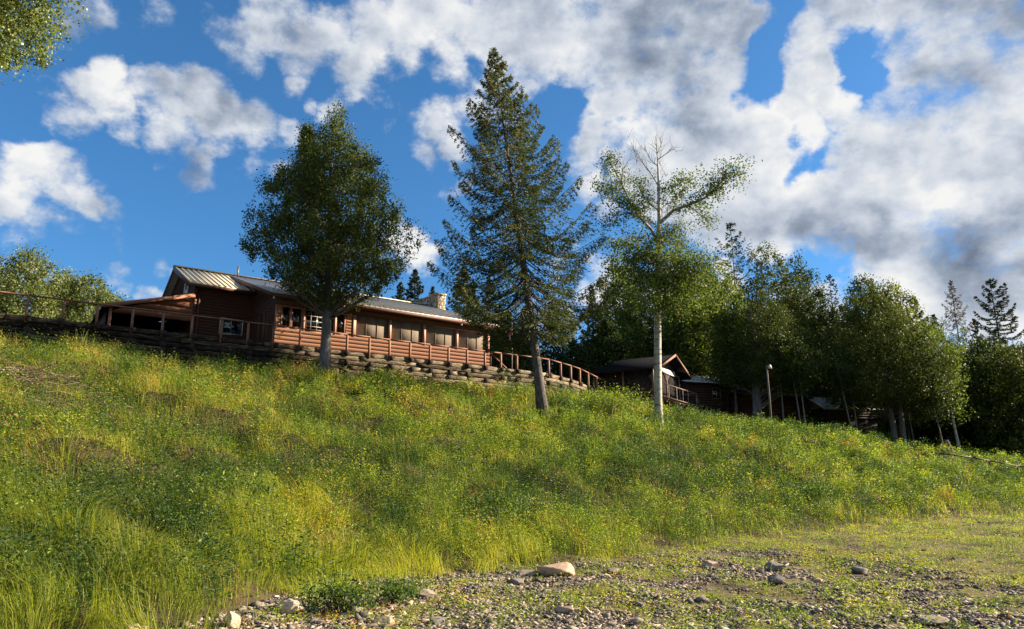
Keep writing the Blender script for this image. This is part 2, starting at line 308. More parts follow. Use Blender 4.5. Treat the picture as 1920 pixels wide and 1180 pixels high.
def aspen_bark():
    m, nt, out = newmat('aspen_bark'); b = nt.nodes.new('ShaderNodeBsdfPrincipled')
    base = ramp(nt, [(0.3,(0.20,0.195,0.16)),(0.7,(0.40,0.385,0.31))], nz(nt, 4, 6, 0.6, (1,1,1.5)))
    marks = ramp(nt, [(0.57,(1,1,1)),(0.63,(0.08,0.07,0.06))], nz(nt, 3.6, 4, 0.6, (1,1,3.2)))
    lent = ramp(nt, [(0.60,(1,1,1)),(0.70,(0.45,0.42,0.38))], nz(nt, 10, 4, 0.6, (1,1,6)))
    x = nt.nodes.new('ShaderNodeMix'); x.data_type = 'RGBA'; x.blend_type = 'MULTIPLY'; x.inputs['Factor'].default_value = 1
    nt.links.new(base, x.inputs['A']); nt.links.new(marks, x.inputs['B'])
    y = nt.nodes.new('ShaderNodeMix'); y.data_type = 'RGBA'; y.blend_type = 'MULTIPLY'; y.inputs['Factor'].default_value = 1
    nt.links.new(x.outputs['Result'], y.inputs['A']); nt.links.new(lent, y.inputs['B'])
    nt.links.new(y.outputs['Result'], b.inputs['Base Color']); b.inputs['Roughness'].default_value = 0.75
    nt.links.new(b.outputs[0], out.inputs[0]); return m
M['aspen'] = aspen_bark()
def glass_mat():
    m, nt, out = newmat('window_glass')
    g = nt.nodes.new('ShaderNodeBsdfGlossy'); g.inputs['Roughness'].default_value = 0.04; g.inputs['Color'].default_value = (0.9,0.95,1,1)
    t = nt.nodes.new('ShaderNodeBsdfTransparent'); t.inputs[0].default_value = (0.75,0.8,0.8,1)
    fr = nt.nodes.new('ShaderNodeFresnel'); fr.inputs[0].default_value = 1.9
    s = nt.nodes.new('ShaderNodeMixShader'); nt.links.new(fr.outputs[0], s.inputs[0]); nt.links.new(t.outputs[0], s.inputs[1]); nt.links.new(g.outputs[0], s.inputs[2])
    nt.links.new(s.outputs[0], out.inputs[0]); return m
M['glass'] = glass_mat()
def screen_mat(name, c, tr):
    m, nt, out = newmat(name); d = nt.nodes.new('ShaderNodeBsdfDiffuse'); t = nt.nodes.new('ShaderNodeBsdfTransparent')
    nt.links.new(ramp(nt, [(0.3,tuple(x*0.8 for x in c)),(0.7,tuple(x*1.2 for x in c))], nz(nt, 1.2, 4, 0.6, (3,1,0.6))), d.inputs[0])
    s = nt.nodes.new('ShaderNodeMixShader'); s.inputs[0].default_value = tr
    nt.links.new(d.outputs[0], s.inputs[1]); nt.links.new(t.outputs[0], s.inputs[2]); nt.links.new(s.outputs[0], out.inputs[0]); return m
M['screen'] = screen_mat('fly_screen', (0.23,0.19,0.15), 0.27)
M['screen_dark'] = screen_mat('dark_fly_screen', (0.045,0.042,0.04), 0.45)
def chimney_mat():
    m, nt, out = newmat('field_stone'); b = nt.nodes.new('ShaderNodeBsdfPrincipled')
    tc = nt.nodes.new('ShaderNodeTexCoord'); v = nt.nodes.new('ShaderNodeTexVoronoi'); v.feature = 'DISTANCE_TO_EDGE'; v.inputs['Scale'].default_value = 4.5
    v2 = nt.nodes.new('ShaderNodeTexVoronoi'); v2.inputs['Scale'].default_value = 4.5
    nt.links.new(tc.outputs['Object'], v.inputs['Vector']); nt.links.new(tc.outputs['Object'], v2.inputs['Vector'])
    sep = nt.nodes.new('ShaderNodeSeparateColor'); nt.links.new(v2.outputs['Color'], sep.inputs[0])
    c = ramp(nt, [(0,(0.17,0.135,0.09)),(0.5,(0.30,0.25,0.17)),(1,(0.42,0.36,0.26))], sep.outputs[0])
    mm = ramp(nt, [(0.0,(0.15,0.14,0.12)),(0.12,(1,1,1))], v.outputs[0])
    x = nt.nodes.new('ShaderNodeMix'); x.data_type = 'RGBA'; x.blend_type = 'MULTIPLY'; x.inputs['Factor'].default_value = 1
    nt.links.new(c, x.inputs['A']); nt.links.new(mm, x.inputs['B']); nt.links.new(x.outputs['Result'], b.inputs['Base Color']); b.inputs['Roughness'].default_value = 0.9
    bp = nt.nodes.new('ShaderNodeBump'); bp.inputs['Distance'].default_value = 0.05; nt.links.new(mm, bp.inputs['Height']); nt.links.new(bp.outputs[0], b.inputs['Normal'])
    nt.links.new(b.outputs[0], out.inputs[0]); return m
M['stonework'] = chimney_mat()

# leaf palettes
G = lambda *a: a
M['leaf_cedar'] = mat_leaf('cedar_leaf', [(0,(0.026,0.037,0.012)),(0.45,(0.070,0.094,0.022)),(0.8,(0.135,0.155,0.036)),(1,(0.22,0.175,0.045))], 0.32, spec=0.12)
M['leaf_spruce'] = mat_leaf('spruce_needle', [(0,(0.020,0.030,0.013)),(0.5,(0.055,0.074,0.026)),(0.85,(0.115,0.130,0.042)),(1,(0.19,0.155,0.08))], 0.22, spec=0.1)
M['leaf_aspen'] = mat_leaf('aspen_leaf', [(0,(0.040,0.060,0.014)),(0.5,(0.085,0.120,0.024)),(0.85,(0.155,0.195,0.038)),(1,(0.24,0.22,0.05))], 0.38, spec=0.15)
M['leaf_poplar'] = mat_leaf('poplar_leaf', [(0,(0.06,0.085,0.022)),(0.5,(0.14,0.18,0.040)),(0.85,(0.24,0.26,0.075)),(1,(0.34,0.34,0.14))], 0.35, spec=0.5, rough=0.4)
M['leaf_bush'] = mat_leaf('bush_leaf', [(0,(0.045,0.065,0.02)),(0.5,(0.12,0.15,0.042)),(0.85,(0.23,0.25,0.09)),(1,(0.32,0.28,0.12))], 0.35)
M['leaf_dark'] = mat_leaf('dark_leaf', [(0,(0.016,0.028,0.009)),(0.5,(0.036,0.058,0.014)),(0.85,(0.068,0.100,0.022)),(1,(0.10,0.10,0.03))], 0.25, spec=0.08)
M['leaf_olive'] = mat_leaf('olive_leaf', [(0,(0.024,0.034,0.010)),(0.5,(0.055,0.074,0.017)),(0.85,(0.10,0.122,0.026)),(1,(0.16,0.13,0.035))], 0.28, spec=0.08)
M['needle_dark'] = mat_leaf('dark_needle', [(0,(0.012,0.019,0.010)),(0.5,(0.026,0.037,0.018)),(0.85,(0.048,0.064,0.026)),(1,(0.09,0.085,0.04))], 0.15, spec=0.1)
M['needle_dead'] = mat_leaf('dead_needle', [(0,(0.05,0.036,0.032)),(0.5,(0.11,0.082,0.07)),(1,(0.18,0.14,0.11))], 0.1)
M['grass'] = mat_leaf('grass_blade', [(0,(0.030,0.055,0.014)),(0.25,(0.066,0.105,0.020)),(0.5,(0.185,0.222,0.032)),(0.68,(0.38,0.385,0.042)),(0.82,(0.48,0.375,0.13)),(0.92,(0.34,0.215,0.115)),(1,(0.17,0.08,0.045))], 0.46, tcol=1.35)
M['forb'] = mat_leaf('weed_leaf', [(0,(0.018,0.042,0.014)),(0.3,(0.052,0.098,0.019)),(0.55,(0.145,0.208,0.028)),(0.75,(0.34,0.40,0.034)),(0.88,(0.42,0.36,0.05)),(1,(0.30,0.10,0.04))], 0.42)
M['twig'] = mat_tint('dead_twig', [(0,(0.05,0.032,0.024)),(0.6,(0.13,0.09,0.065)),(1,(0.28,0.21,0.15))], bump=0)
M['rock'] = mat_tint('rock', [(0,(0.075,0.07,0.07)),(0.4,(0.19,0.165,0.14)),(0.7,(0.36,0.26,0.175)),(1,(0.56,0.41,0.29))], nscale=9, namp=0.35)
M['gravel'] = mat_tint('gravel_stone', [(0,(0.045,0.040,0.038)),(0.35,(0.13,0.112,0.097)),(0.7,(0.31,0.245,0.18)),(1,(0.56,0.45,0.33))], nscale=18, namp=0.25)

# ------------------------------------------------------------------ terrain
E = np.array([0.818, 0.575]); NN = np.array([-0.575, 0.818]); HANG = math.atan2(0.575, 0.818)
def sn(x, y): return x*E[0] + y*E[1], x*NN[0] + y*NN[1]
def xy(s, n): return s*E[0] + n*NN[0], s*E[1] + n*NN[1]
_nf = ([-40,0,2.1,4.2,5.5,8.1,10.9,16.2,21.9,28.8,36.4,60,100],[8,8.3,9.5,11.3,12.6,13.3,12.9,14.0,14.6,14.6,13.8,13.5,13])
_nt = ([-40,0,28,33,41,46,51,63,90],[33.5,34.4,34.4,32.5,31,30,29,25,22])
_H  = ([-40,28,33,41,46,51,63,90],[6.55,6.45,5.85,5.35,4.75,3.85,2.9,2.3])
_hb = ([-40,10,22,29,36,60,100],[0,0,0.25,0.4,0.5,0.9,1.2])
def nwall(s): return np.interp(s, [-60,26.6,33.3,34.5], [34.55,34.55,36.95,37.4])
def terr(x, y, detail=True):
    x = np.asarray(x, float); y = np.asarray(y, float)
    s, n = sn(x, y)
    nf = np.interp(s, *_nf); nt_ = np.interp(s, *_nt); H = np.interp(s, *_H); hb = np.interp(s, *_hb)
    t = np.clip((n-nf)/(nt_-nf), 0, 1)
    prof = t*0.98 + 0.10*np.sin(t*math.pi) - 0.045*np.sin(t*2*math.pi)
    prof = np.where(t < 0.12, prof*(t/0.12)**0.35, prof)
    prof = np.clip(prof, 0, 1.03)
    low = hb - 0.035*np.clip(nf-n, 0, 40)*np.clip((n+30)/40, 0, 1)
    low = np.where(n < nf-9, np.minimum(low, hb-0.315), low)
    h = low + (H-hb)*prof
    # plateau behind the retaining wall
    w = np.clip((n - nwall(s) - 0.12)/0.35, 0, 1)*np.clip((34.8-s)/2.5, 0, 1)
    h = h + w*np.clip(8.12 - h, 0, 3)
    h = np.where(n > nt_, h + 0.035*np.clip(n-nt_, 0, 22)*np.clip((s-40)/6, 0, 1) - 0.01*np.clip(n-nt_, 0, 12)*np.clip((s-33)/8, 0, 1), h)
    if detail:
        mask = np.clip(t*5, 0.12, 1)*(1-w)*np.clip(1-(np.abs(s-20)-90)/50, 0, 1)
        h = h + mask*((fbm(s*0.35+40, n*0.35+11, 4)-0.5)*0.85 + (fbm(s*0.75, n*0.95+5, 3)-0.5)*0.95)
        h = h + (fbm(s*2.2+3, n*2.2, 3)-0.5)*0.09*(1-w)
    return h
def tz(x, y): return float(terr(np.array([x]), np.array([y]))[0])

def ground_mat():
    m, nt, out = newmat('ground_soil'); b = nt.nodes.new('ShaderNodeBsdfPrincipled'); b.inputs['Roughness'].default_value = 0.95; b.inputs['Specular IOR Level'].default_value = 0.1
    a = nt.nodes.new('ShaderNodeAttribute'); a.attribute_name = 'tint'
    g = ramp(nt, [(0.3,(0.020,0.020,0.010)),(0.5,(0.042,0.034,0.018)),(0.7,(0.085,0.058,0.034))], nz(nt, 1.4, 9, 0.7))
    r = ramp(nt, [(0.33,(0.11,0.13,0.03)),(0.42,(0.15,0.145,0.04)),(0.50,(0.115,0.088,0.052)),(0.62,(0.060,0.048,0.037))], nz(nt, 0.8, 10, 0.75))
    x = nt.nodes.new('ShaderNodeMix'); x.data_type = 'RGBA'; nt.links.new(a.outputs['Fac'], x.inputs['Factor'])
    nt.links.new(r, x.inputs['A']); nt.links.new(g, x.inputs['B']); nt.links.new(x.outputs['Result'], b.inputs['Base Color'])
    bp = nt.nodes.new('ShaderNodeBump'); bp.inputs['Strength'].default_value = 0.9; bp.inputs['Distance'].default_value = 0.05
    nt.links.new(nz(nt, 9, 8, 0.75), bp.inputs['Height']); nt.links.new(bp.outputs[0], b.inputs['Normal'])
    nt.links.new(b.outputs[0], out.inputs[0]); return m
def build_ground():
    def axis(a, b, step, far, extra=()):
        c = list(np.arange(a, b+1e-6, step)); d = step; p = b
        while p < far: d *= 1.35; p += d; c.append(p)
        d = step; p = a
        while p > -far: d *= 1.35; p -= d; c.insert(0, p)
        return np.array(sorted(set(np.round(c + list(extra), 3))))
    S = axis(-26, 80, 0.3, 2500); Nn = axis(-12, 46, 0.3, 2500, [34.6,34.68,34.9,35.1,35.3])
    s, n = np.meshgrid(S, Nn); x, y = xy(s, n); h = terr(x, y)
    V = np.stack([x, y, h], -1).reshape(-1, 3); a, b = len(S), len(Nn)
    i = np.arange((b-1)*(a-1)); r = i//(a-1); c = i%(a-1); k = r*a+c
    Q = np.stack([k, k+1, k+a+1, k+a], -1)
    nf = np.interp(s, *_nf); tint = np.clip((n-nf+0.3)/1.2 + (fbm(s*0.8, n*0.8, 3)-0.5)*1.5, 0, 1)
    o = MB().add(V, Q, tint=tint.ravel()).build('ground', ground_mat(), smooth=True)
    tag(o, 'grassy river bank rising from a stony bar', 'ground', kind='structure')
build_ground()

# ------------------------------------------------------------------ foliage tools
def rand_unit(rs, n):
    v = rs.normal(size=(n, 3)); return v/np.linalg.norm(v, axis=1, keepdims=True)
def leaf_quads(mb, C, rs, L, Wd, tint, axis=None, flat=0.0):
    """rhombic leaves at C (n,3); L,Wd lengths; axis optional (n,3) long direction"""
    n = len(C)
    if n == 0: return
    a = rand_unit(rs, n) if axis is None else axis
    b = rand_unit(rs, n)
    if flat: b[:, 2] *= (1-flat)
    b = b - a*np.sum(a*b, 1, keepdims=True); b /= np.linalg.norm(b, axis=1, keepdims=True)+1e-9
    L = np.broadcast_to(L, (n,))[:, None]; Wd = np.broadcast_to(Wd, (n,))[:, None]
    V = np.stack([C - a*L*0.5, C + b*Wd*0.5 - a*L*0.05, C + a*L*0.5, C - b*Wd*0.5 - a*L*0.05], 1).reshape(-1, 3)
    Q = np.arange(n*4).reshape(-1, 4)
    mb.add(V, Q, tint=np.repeat(np.clip(tint, 0, 1), 4))

def tree_base(px, D, py=None):
    """ground position under photo column px at camera depth D (root sits on the terrain)"""
    u = (px-960)/F; x = u*D; y = D*1.0
    for _ in range(4):
        z = tz(x, y) - CAMZ; y = (D - z*sP)/cP
    return x, y, tz(x, y)
def top_height(y, zb, py):
    v = (590-py)/F; D = y/(cP - v*sP); return D*(sP + v*cP) + CAMZ - zb

def trunk_mesh(rs, H, r0, lean=(0,0), k=9, taper=0.12, flare=1.45, wob=0.06, seg=12):
    mb = MB(); pts = []; rad = []
    for i in range(seg+1):
        t = i/seg
        pts.append((lean[0]*t + wob*math.sin(t*5+rs.rand()*0.4)*t, lean[1]*t + wob*math.cos(t*4)*t, H*t - (0.35 if i == 0 else 0)))
        rad.append(r0*((1-t)*(1-taper)+taper)*(flare if i == 0 else (1.12 if i == 1 and seg > 6 else 1)))
    mb.tube(pts, rad, k, rough=0.05, rs=rs)
    return mb, pts, rad
def interp_pts(pts, t):
    t = min(max(t, 0), 0.9999)*(len(pts)-1); i = int(t); f = t-i
    a, b = pts[i], pts[min(i+1, len(pts)-1)]
    return np.array([a[j]*(1-f)+b[j]*f for j in range(3)])

def leafy_tree(name, label, cat, pos, H, prof, leaf, bark, seed, r0=0.16, n_cl=420, per=34, clr=0.38, lf=(0.13,0.075), lean=(0,0),
               group=None, trunk_top=0.9, lobes=0.28, up=0.25, shell=0.55, limbs=46, off=(0,0), droop=0.0, trunks=None, fork=0, sub=None, shear=None, stretch=1.25, second=None):
    """prof: list of (height fraction, radius m). crown of leaf-sized faces gathered in clumps on limbs"""
    rs = np.random.RandomState(seed); x, y, z = pos
    root = empty(name, (x, y, z)); tag(root, label, cat, group)
    tb, pts, rad = trunk_mesh(rs, H*trunk_top, r0, lean)
    hs = np.array([p[0] for p in prof]); rr = np.array([p[1] for p in prof])
    # clump centres
    dens = rr + 0.15; cdf = np.cumsum(np.interp(np.linspace(hs[0], hs[-1], 200), hs, dens)**1.6); cdf /= cdf[-1]
    h = np.interp(rs.rand(n_cl), cdf, np.linspace(hs[0], hs[-1], 200))
    th = rs.rand(n_cl)*2*math.pi
    ph = rs.rand(6)*6.28
    lob = 1 + lobes*(np.sin(th*3+ph[0]+h*9)*0.4 + np.sin(th*5+ph[1]-h*14)*0.35 + np.sin(h*31+ph[2]+th*2)*0.45)
    Rr = np.interp(h, hs, rr)*np.clip(lob, 0.4, 1.6)
    rf = rs.rand(n_cl)**shell; rf = 0.15 + 0.85*rf
    C = np.stack([np.cos(th)*Rr*rf, np.sin(th)*Rr*rf, h*H], 1)
    C[:, 0] += off[0] + lean[0]*h; C[:, 1] += off[1] + lean[1]*h
    C[:, 2] += up*Rr*rf*0.5 - droop*Rr*rf
    if shear is not None: C[:, 0] += shear(h)
    if second:      # a second leader beside the main one
        k2 = max(20, n_cl//9); hh = second[2] - 0.27*rs.rand(k2); t2 = rs.rand(k2)*6.28; r2 = (second[2]-hh)/0.27*second[3]*rs.rand(k2)**0.5 + 0.05
        C[:k2] = np.stack([second[0]*(1.0-0.35*(second[2]-hh)/0.27) + np.cos(t2)*r2 + off[0], second[1] + np.sin(t2)*r2, hh*H], 1)
    # limbs
    order = rs.permutation(n_cl)[:limbs]
    for i in order:
        c = C[i]; t0 = max(0.02, (c[2] - (0.35+up)*np.hypot(c[0], c[1]) )/(H*trunk_top)); p0 = interp_pts(pts, min(t0, 0.97))
        mid = (p0*0.45 + c*0.55) + np.array([0, 0, 0.12*np.linalg.norm(c-p0)*(0.2-up*0.5)]) + rs.normal(size=3)*0.08
        rb = max(0.012, r0*0.28*(1-min(t0, 0.95)))
        tb.tube([p0, mid, c + (c-mid)*0.2], [rb, rb*0.6, 0.008], 4, cap=False)
    if trunks:
        for (dx, dy, hh, rr0) in trunks:
            p0_ = interp_pts(pts, fork) if fork > 0 else np.array([dx*0.3, dy*0.3, -0.3]); p1_ = np.array([dx, dy, hh])
            if fork <= 0: p0_ = p0_ + np.array([dx, dy, 0])*0.6
            a_ = p0_ + (p1_-p0_)*np.array([0.55,0.55,0.3]); tb.tube([p0_, a_, p0_ + (p1_-p0_)*np.array([0.85,0.85,0.65]), p1_], [rr0*(1.3 if fork <= 0 else 1), rr0*0.95, rr0*0.6, rr0*0.2], 8)
    tb.build('trunk', bark, root, smooth=True)
    # leaves
    csz = clr*(0.6 + 0.8*rs.rand(n_cl))
    idx = rs.randint(0, n_cl, n_cl*per)
    d = rs.normal(size=(len(idx), 3))*0.5
    d[:, 2] *= stretch
    P = C[idx] + d*csz[idx][:, None]
    # outward drift so clumps reach like twigs
    ctint = 0.42 + rs.normal(size=n_cl)*0.16 + 0.10*(h-0.5)
    tint = ctint[idx] + rs.normal(size=len(idx))*0.17
    s = 0.7 + 0.6*rs.rand(len(idx))
    mb = MB(); leaf_quads(mb, P, rs, lf[0]*s, lf[1]*s, tint)
    mb.build('crown', leaf, root)
    return root

def conifer(name, label, cat, pos, H, Lmax, leaf, bark, seed, r0=0.2, base=0.22, n_br=150, dens=46, lf=(0.15,0.045), lean=(0,0), group=None,
            droop=0.25, tipup=0.25, prof=None, twigw=0.42, dead=0.0, irregular=0.25, taper=0.06, hang=0.3):
    rs = np.random.RandomState(seed); root = empty(name, pos); tag(root, label, cat, group)
    tb, pts, rad = trunk_mesh(rs, H, r0, lean, taper=taper)
    prof = prof or [(base, 0.62), (base+0.06, 0.9), (base+0.14, 1.0), (0.5, 0.78), (0.75, 0.42), (0.92, 0.16), (1.0, 0.03)]
    ph = np.array([p[0] for p in prof]); pr = np.array([p[1] for p in prof])
    mb = MB(); g = 2.39996
    for i in range(n_br):
        t = base + (1-base)*(1-(1-(i+0.5)/n_br)**1.15) ; t = min(t + rs.uniform(-0.006, 0.006), 0.995)
        th = i*g + rs.uniform(-0.4, 0.4)
        Lb = Lmax*np.interp(t, ph, pr)*(1 + irregular*rs.normal()*0.8)
        Lb = max(Lb, 0.10)
        p0 = interp_pts(pts, t); dh = np.array([math.cos(th), math.sin(th), 0.0])
        rise = 0.55*max(0, (t-0.45)/0.55) - droop*(1-t)*rs.uniform(0.6, 1.3)
        K = 7; P = []
        for k in range(K):
            f = k/(K-1); zz = Lb*(rise*f - 0.16*math.sin(f*math.pi) + tipup*f**3*(1-0.5*t))
            P.append(p0 + dh*Lb*f + np.array([0, 0, zz]) + rs.normal(size=3)*0.02*Lb*f)
        rb = max(0.010, r0*0.22*(1-t)+0.006)
        tb.tube(P, [rb*(1-0.8*k/(K-1)) for k in range(K)], 4, cap=False)
        P = np.array(P)
        isdead = rs.rand() < dead*(1 if t < base+0.2 else 0.3)
        nn = int(dens*Lb*(0.15 if isdead else 1)*(1.0 + 0.3*rs.rand())) + 3
        f = 0.12 + 0.88*rs.rand(nn)**0.75
        ntw = max(3, int(Lb/0.17)); fq = (np.round(f*ntw-0.3)+0.3)/ntw; f = np.clip(np.where(f > 0.9, f, fq + rs.normal(size=nn)*0.10/ntw), 0.05, 1)
        # position along curve
        seg = np.minimum((f*(K-1)).astype(int), K-2); fr = f*(K-1)-seg
        A = P[seg]*(1-fr)[:, None] + P[seg+1]*fr[:, None]
        side = np.cross(dh, [0, 0, 1.0])
        wmax = twigw*Lb*(1.05-f)**0.7*(0.35+0.65*np.sin(np.clip(f*1.6, 0, 1)*math.pi/2)); wmax = np.minimum(wmax, 0.75)+0.05
        # twigs: snap lateral position to discrete twigs
        sg = rs.choice([-1, 1], nn); q = rs.rand(nn)**0.8
        C = A + side*(sg*q*wmax)[:, None] + dh*(q*wmax*0.55)[:, None]
        C[:, 2] -= hang*q*wmax + rs.rand(nn)*0.10*min(Lb, 1.2)*(0.5+hang)
        C += rs.normal(size=(nn, 3))*0.025
        ax = side*sg[:, None]*0.8 + dh*0.7 + np.array([0, 0, -0.15-0.5*hang]) + rs.normal(size=(nn, 3))*0.45
        ax /= np.linalg.norm(ax, axis=1, keepdims=True)
        bt = 0.42 + rs.normal()*0.12 + (0.15 if t > 0.6 else 0)
        tint = bt + 0.22*(f-0.5) + rs.normal(size=nn)*0.14 + (0.5 if isdead else 0)
        s = 0.7+0.6*rs.rand(nn)
        leaf_quads(mb, C, rs, lf[0]*s, lf[1]*s, tint, ax)
    # leader
    nn = 40; C = np.array([interp_pts(pts, 0.96+0.04*q) for q in rs.rand(nn)]) + rs.normal(size=(nn, 3))*np.array([0.05, 0.05, 0.06])
    leaf_quads(mb, C, rs, lf[0], lf[1], 0.5+0.1*rs.normal(size=nn))
    tb.build('trunk', bark, root, smooth=True); mb.build('crown', leaf, root); return root

# ------------------------------------------------------------------ lodge
def lap(mb, x0, x1, y, z0, z1, bd=0.155, axis='x', out=-1, lip=0.028, tint=None):
    """lapped boards; wall plane at y (axis x) or x (axis y); out = sign of outward direction"""
    z = z1; V = []; Q = []
    while z > z0 + 1e-4:
        zb = max(z-bd, z0)
        a = y + out*lip*0.75; b = y + out*lip; zg = min(zb+0.022, z); g = y - out*0.012
        for (p, q, zz) in ((x0, a, z), (x1, a, z), (x1, b, zg), (x0, b, zg), (x0, g, zg), (x1, g, zg), (x0, g, zb), (x1, g, zb), (x0, a, zb), (x1, a, zb)):
            V.append((p, q, zz) if axis == 'x' else (q, p, zz))
        n = len(V)-10; Q += [(n, n+3, n+2, n+1), (n+3, n+4, n+5, n+2), (n+4, n+6, n+7, n+5), (n+6, n+8, n+9, n+7)]
        z = zb
    mb.add(V, Q, tint=tint)
def tri_lap(mb, pts2, x, z_step=0.155, out=-1, lip=0.028):
    pass

house = empty('log_lodge', (-11.54, 35.36, 8.40), HANG)
tag(house, 'long brown clapboard lodge with grey metal roof, screened porch and stone chimney', 'lodge')
WL = 12.5; RY = 8.0; RZ = 5.25; EY = -0.5; EZ = 2.42
def roofz(y): return EZ + (RZ-EZ)*(y-EY)/(RY-EY)
def lroofz(y): return 3.35 + (RZ-3.35)*(y-3.5)/(RY-3.5)
# front wall, lower band under the windows
mb = MB(); lap(mb, 0.0, WL, 0.0, 0.0, 0.80, 0.20, lip=0.034); lap(mb, 0.02, 0.26, 0.0, 0.80, 1.95); lap(mb, 3.66, 3.98, 0.0, 0.80, 1.95)
mb.box(0.0, WL, 0.03, 0.12, -0.6, 0.80); mb.box(0.0,0.28,0.03,0.12,0.80,2.3); mb.box(3.64,4.0,0.03,0.12,0.80,2.3)
mb.build('front_wall', M['siding'], house)
mb = MB(); mb.box(-0.02, WL+0.02, -0.035, 0.14, 1.95, 2.44); mb.build('header_beam', M['fascia'], house)
mb = MB(); mb.box(0.0, 0.10, 0.0, 0.05, 0,0.02)
# side wall of the wing (left end) and right gable end
def gable_wall(name, x, y0, y1, zf, out, mat, ystep=0.155):
    mb = MB(); V = []; Q = []; z = 0.0; zmax = max(zf(y0), zf(y1), zf(RY) if y0 < RY < y1 else 0)
    def span(zz):
        ys = [yy for yy in np.linspace(y0, y1, 240) if zf(yy) >= zz]
        return (ys[0], ys[-1]) if ys else None
    while z < zmax-0.02:
        a = span(z+0.001); zt = min(z+ystep, zmax-0.015); b = span(zt) or a
        if a is None: break
        lo = x+out*0.028; hi = x+out*0.006
        n = len(V); V += [(lo, a[0], z), (lo, a[1], z), (hi, b[1], zt), (hi, b[0], zt), (x-out*0.03, a[0], z), (x-out*0.03, a[1], z)]
        Q += [(n, n+1, n+2, n+3), (n+4, n+5, n+1, n)]
        z = zt
    mb.add(V, Q); return mb.build(name, mat, house)
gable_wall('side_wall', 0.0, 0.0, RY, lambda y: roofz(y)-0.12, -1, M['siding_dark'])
def endz(y): return roofz(y)-0.12 if y <= RY else RZ-0.12-(y-RY)*0.42
gable_wall('gable_wall', WL, 0.0, 13.5, endz, 1, M['siding'])
# recessed left wall at y=4, x -2.9..0
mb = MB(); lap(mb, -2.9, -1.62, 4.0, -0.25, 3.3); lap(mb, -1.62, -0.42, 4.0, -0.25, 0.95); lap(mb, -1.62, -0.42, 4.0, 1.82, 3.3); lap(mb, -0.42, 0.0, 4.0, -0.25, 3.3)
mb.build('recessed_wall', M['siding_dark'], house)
mb = MB()
for i in range(22): mb.tube([(-2.93, 3.86, -0.2+i*0.16), (-2.93, 4.06, -0.2+i*0.16)], 0.085, 8)
mb.tube([(-2.72,3.93,-0.3),(-2.72,3.93,3.3)],0.05,6)
mb.build('log_corner', M['fascia'], house)
def lgz(y): return (lroofz(y) if y <= RY else RZ-(y-RY)*0.42)-0.12
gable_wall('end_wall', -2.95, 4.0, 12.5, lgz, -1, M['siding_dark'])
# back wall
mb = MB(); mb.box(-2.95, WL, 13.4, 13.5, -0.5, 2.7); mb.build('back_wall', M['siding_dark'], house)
# interior
mb = MB(); mb.box(0.05, WL-0.05, 0.13, 13.3, -0.12, -0.04); mb.build('floor', M['inner'], house)
mb = MB(); mb.box(4.0, WL-0.1, 3.2, 3.3, -0.04, 2.9); mb.box(3.9, 4.0, 0.13, 3.3, -0.04, 2.45); mb.box(0.05,3.9,4.2,4.3,-0.04,3.0); mb.build('inner_wall', M['inner'], house)
mb = MB(); mb.box(4.0, WL, 0.14, 3.2, 2.30, 2.36); mb.build('porch_ceiling', M['inner'], house)
# roofs
def roof_sheet(x0, x1, ya, za, yb, zb, th=0.05, rib=0.4, rh=0.035):
    mb = MB(); V = [(x0,ya,za),(x1,ya,za),(x1,yb,zb),(x0,yb,zb),(x0,ya,za-th),(x1,ya,za-th),(x1,yb,zb-th),(x0,yb,zb-th)]
    mb.add(V, [(0,1,2,3),(4,7,6,5),(0,4,5,1),(1,5,6,2),(2,6,7,3),(3,7,4,0)])
    x = x0+0.06
    up = Vector((0, -(zb-za), (yb-ya))).normalized()
    if up.z < 0: up = -up
    while x < x1:
        a = Vector((x, ya, za)) + up*rh/2; b = Vector((x, yb, zb)) + up*rh/2
        mb.bar(a, b, 0.035, rh, up=tuple(up)); x += rib
    return mb
roof_sheet(-0.38, WL+0.45, EY, EZ, RY, RZ, rib=0.30, rh=0.03).build('roof', M['roof'], house)
roof_sheet(0.0, WL+0.45, RY, RZ, 13.9, RZ-5.9*0.42, rib=0.6).build('roof', M['roof'], house)
roof_sheet(-3.35, -0.0, 3.45, 3.33, RY, RZ-0.01, rib=0.29, rh=0.04).build('roof', M['roof_tan'], house)
roof_sheet(-3.35, 0.0, RY, RZ-0.01, 12.9, RZ-4.9*0.42, rib=0.6).build('roof', M['roof_tan'], house)
mb = MB(); mb.bar((-3.4, RY-0.10, RZ+0.05), (WL+0.5, RY-0.10, RZ+0.05), 0.30, 0.03, up=(0,-0.35,1)); mb.bar((-3.4, RY+0.12, RZ+0.05), (WL+0.5, RY+0.12, RZ+0.05), 0.26, 0.03, up=(0,0.4,1)); mb.build('ridge_cap', M['roof_tan'], house)
# fascia boards and rakes
mb = MB(); mb.bar((-0.38, EY-0.02, EZ-0.12), (WL+0.45, EY-0.02, EZ-0.12), 0.04, 0.15); mb.bar((-0.38,EY+0.25,EZ-0.16),(WL+0.45,EY+0.25,EZ-0.16),0.5,0.02)
mb.bar((-0.40, EY, EZ-0.13), (-0.40, RY, RZ-0.13), 0.035, 0.20); mb.bar((WL+0.47, EY, EZ-0.13), (WL+0.47, RY, RZ-0.13), 0.035, 0.20)
mb.build('fascia', M['fascia'], house)
mb = MB(); mb.bar((-3.36, 3.45, 3.2), (-3.36, RY, RZ-0.14), 0.04, 0.22); mb.bar((-3.36, RY, RZ-0.14), (-3.36, 12.9, RZ-0.14-4.9*0.42), 0.04, 0.22); mb.bar((-3.36,3.42,3.22),(0,3.42,3.22),0.04,0.14)
mb.bar((-3.1, 3.5, 3.2), (-3.1, RY, RZ-0.1), 0.5, 0.03)
mb.build('rake_board', M['fascia'], house)
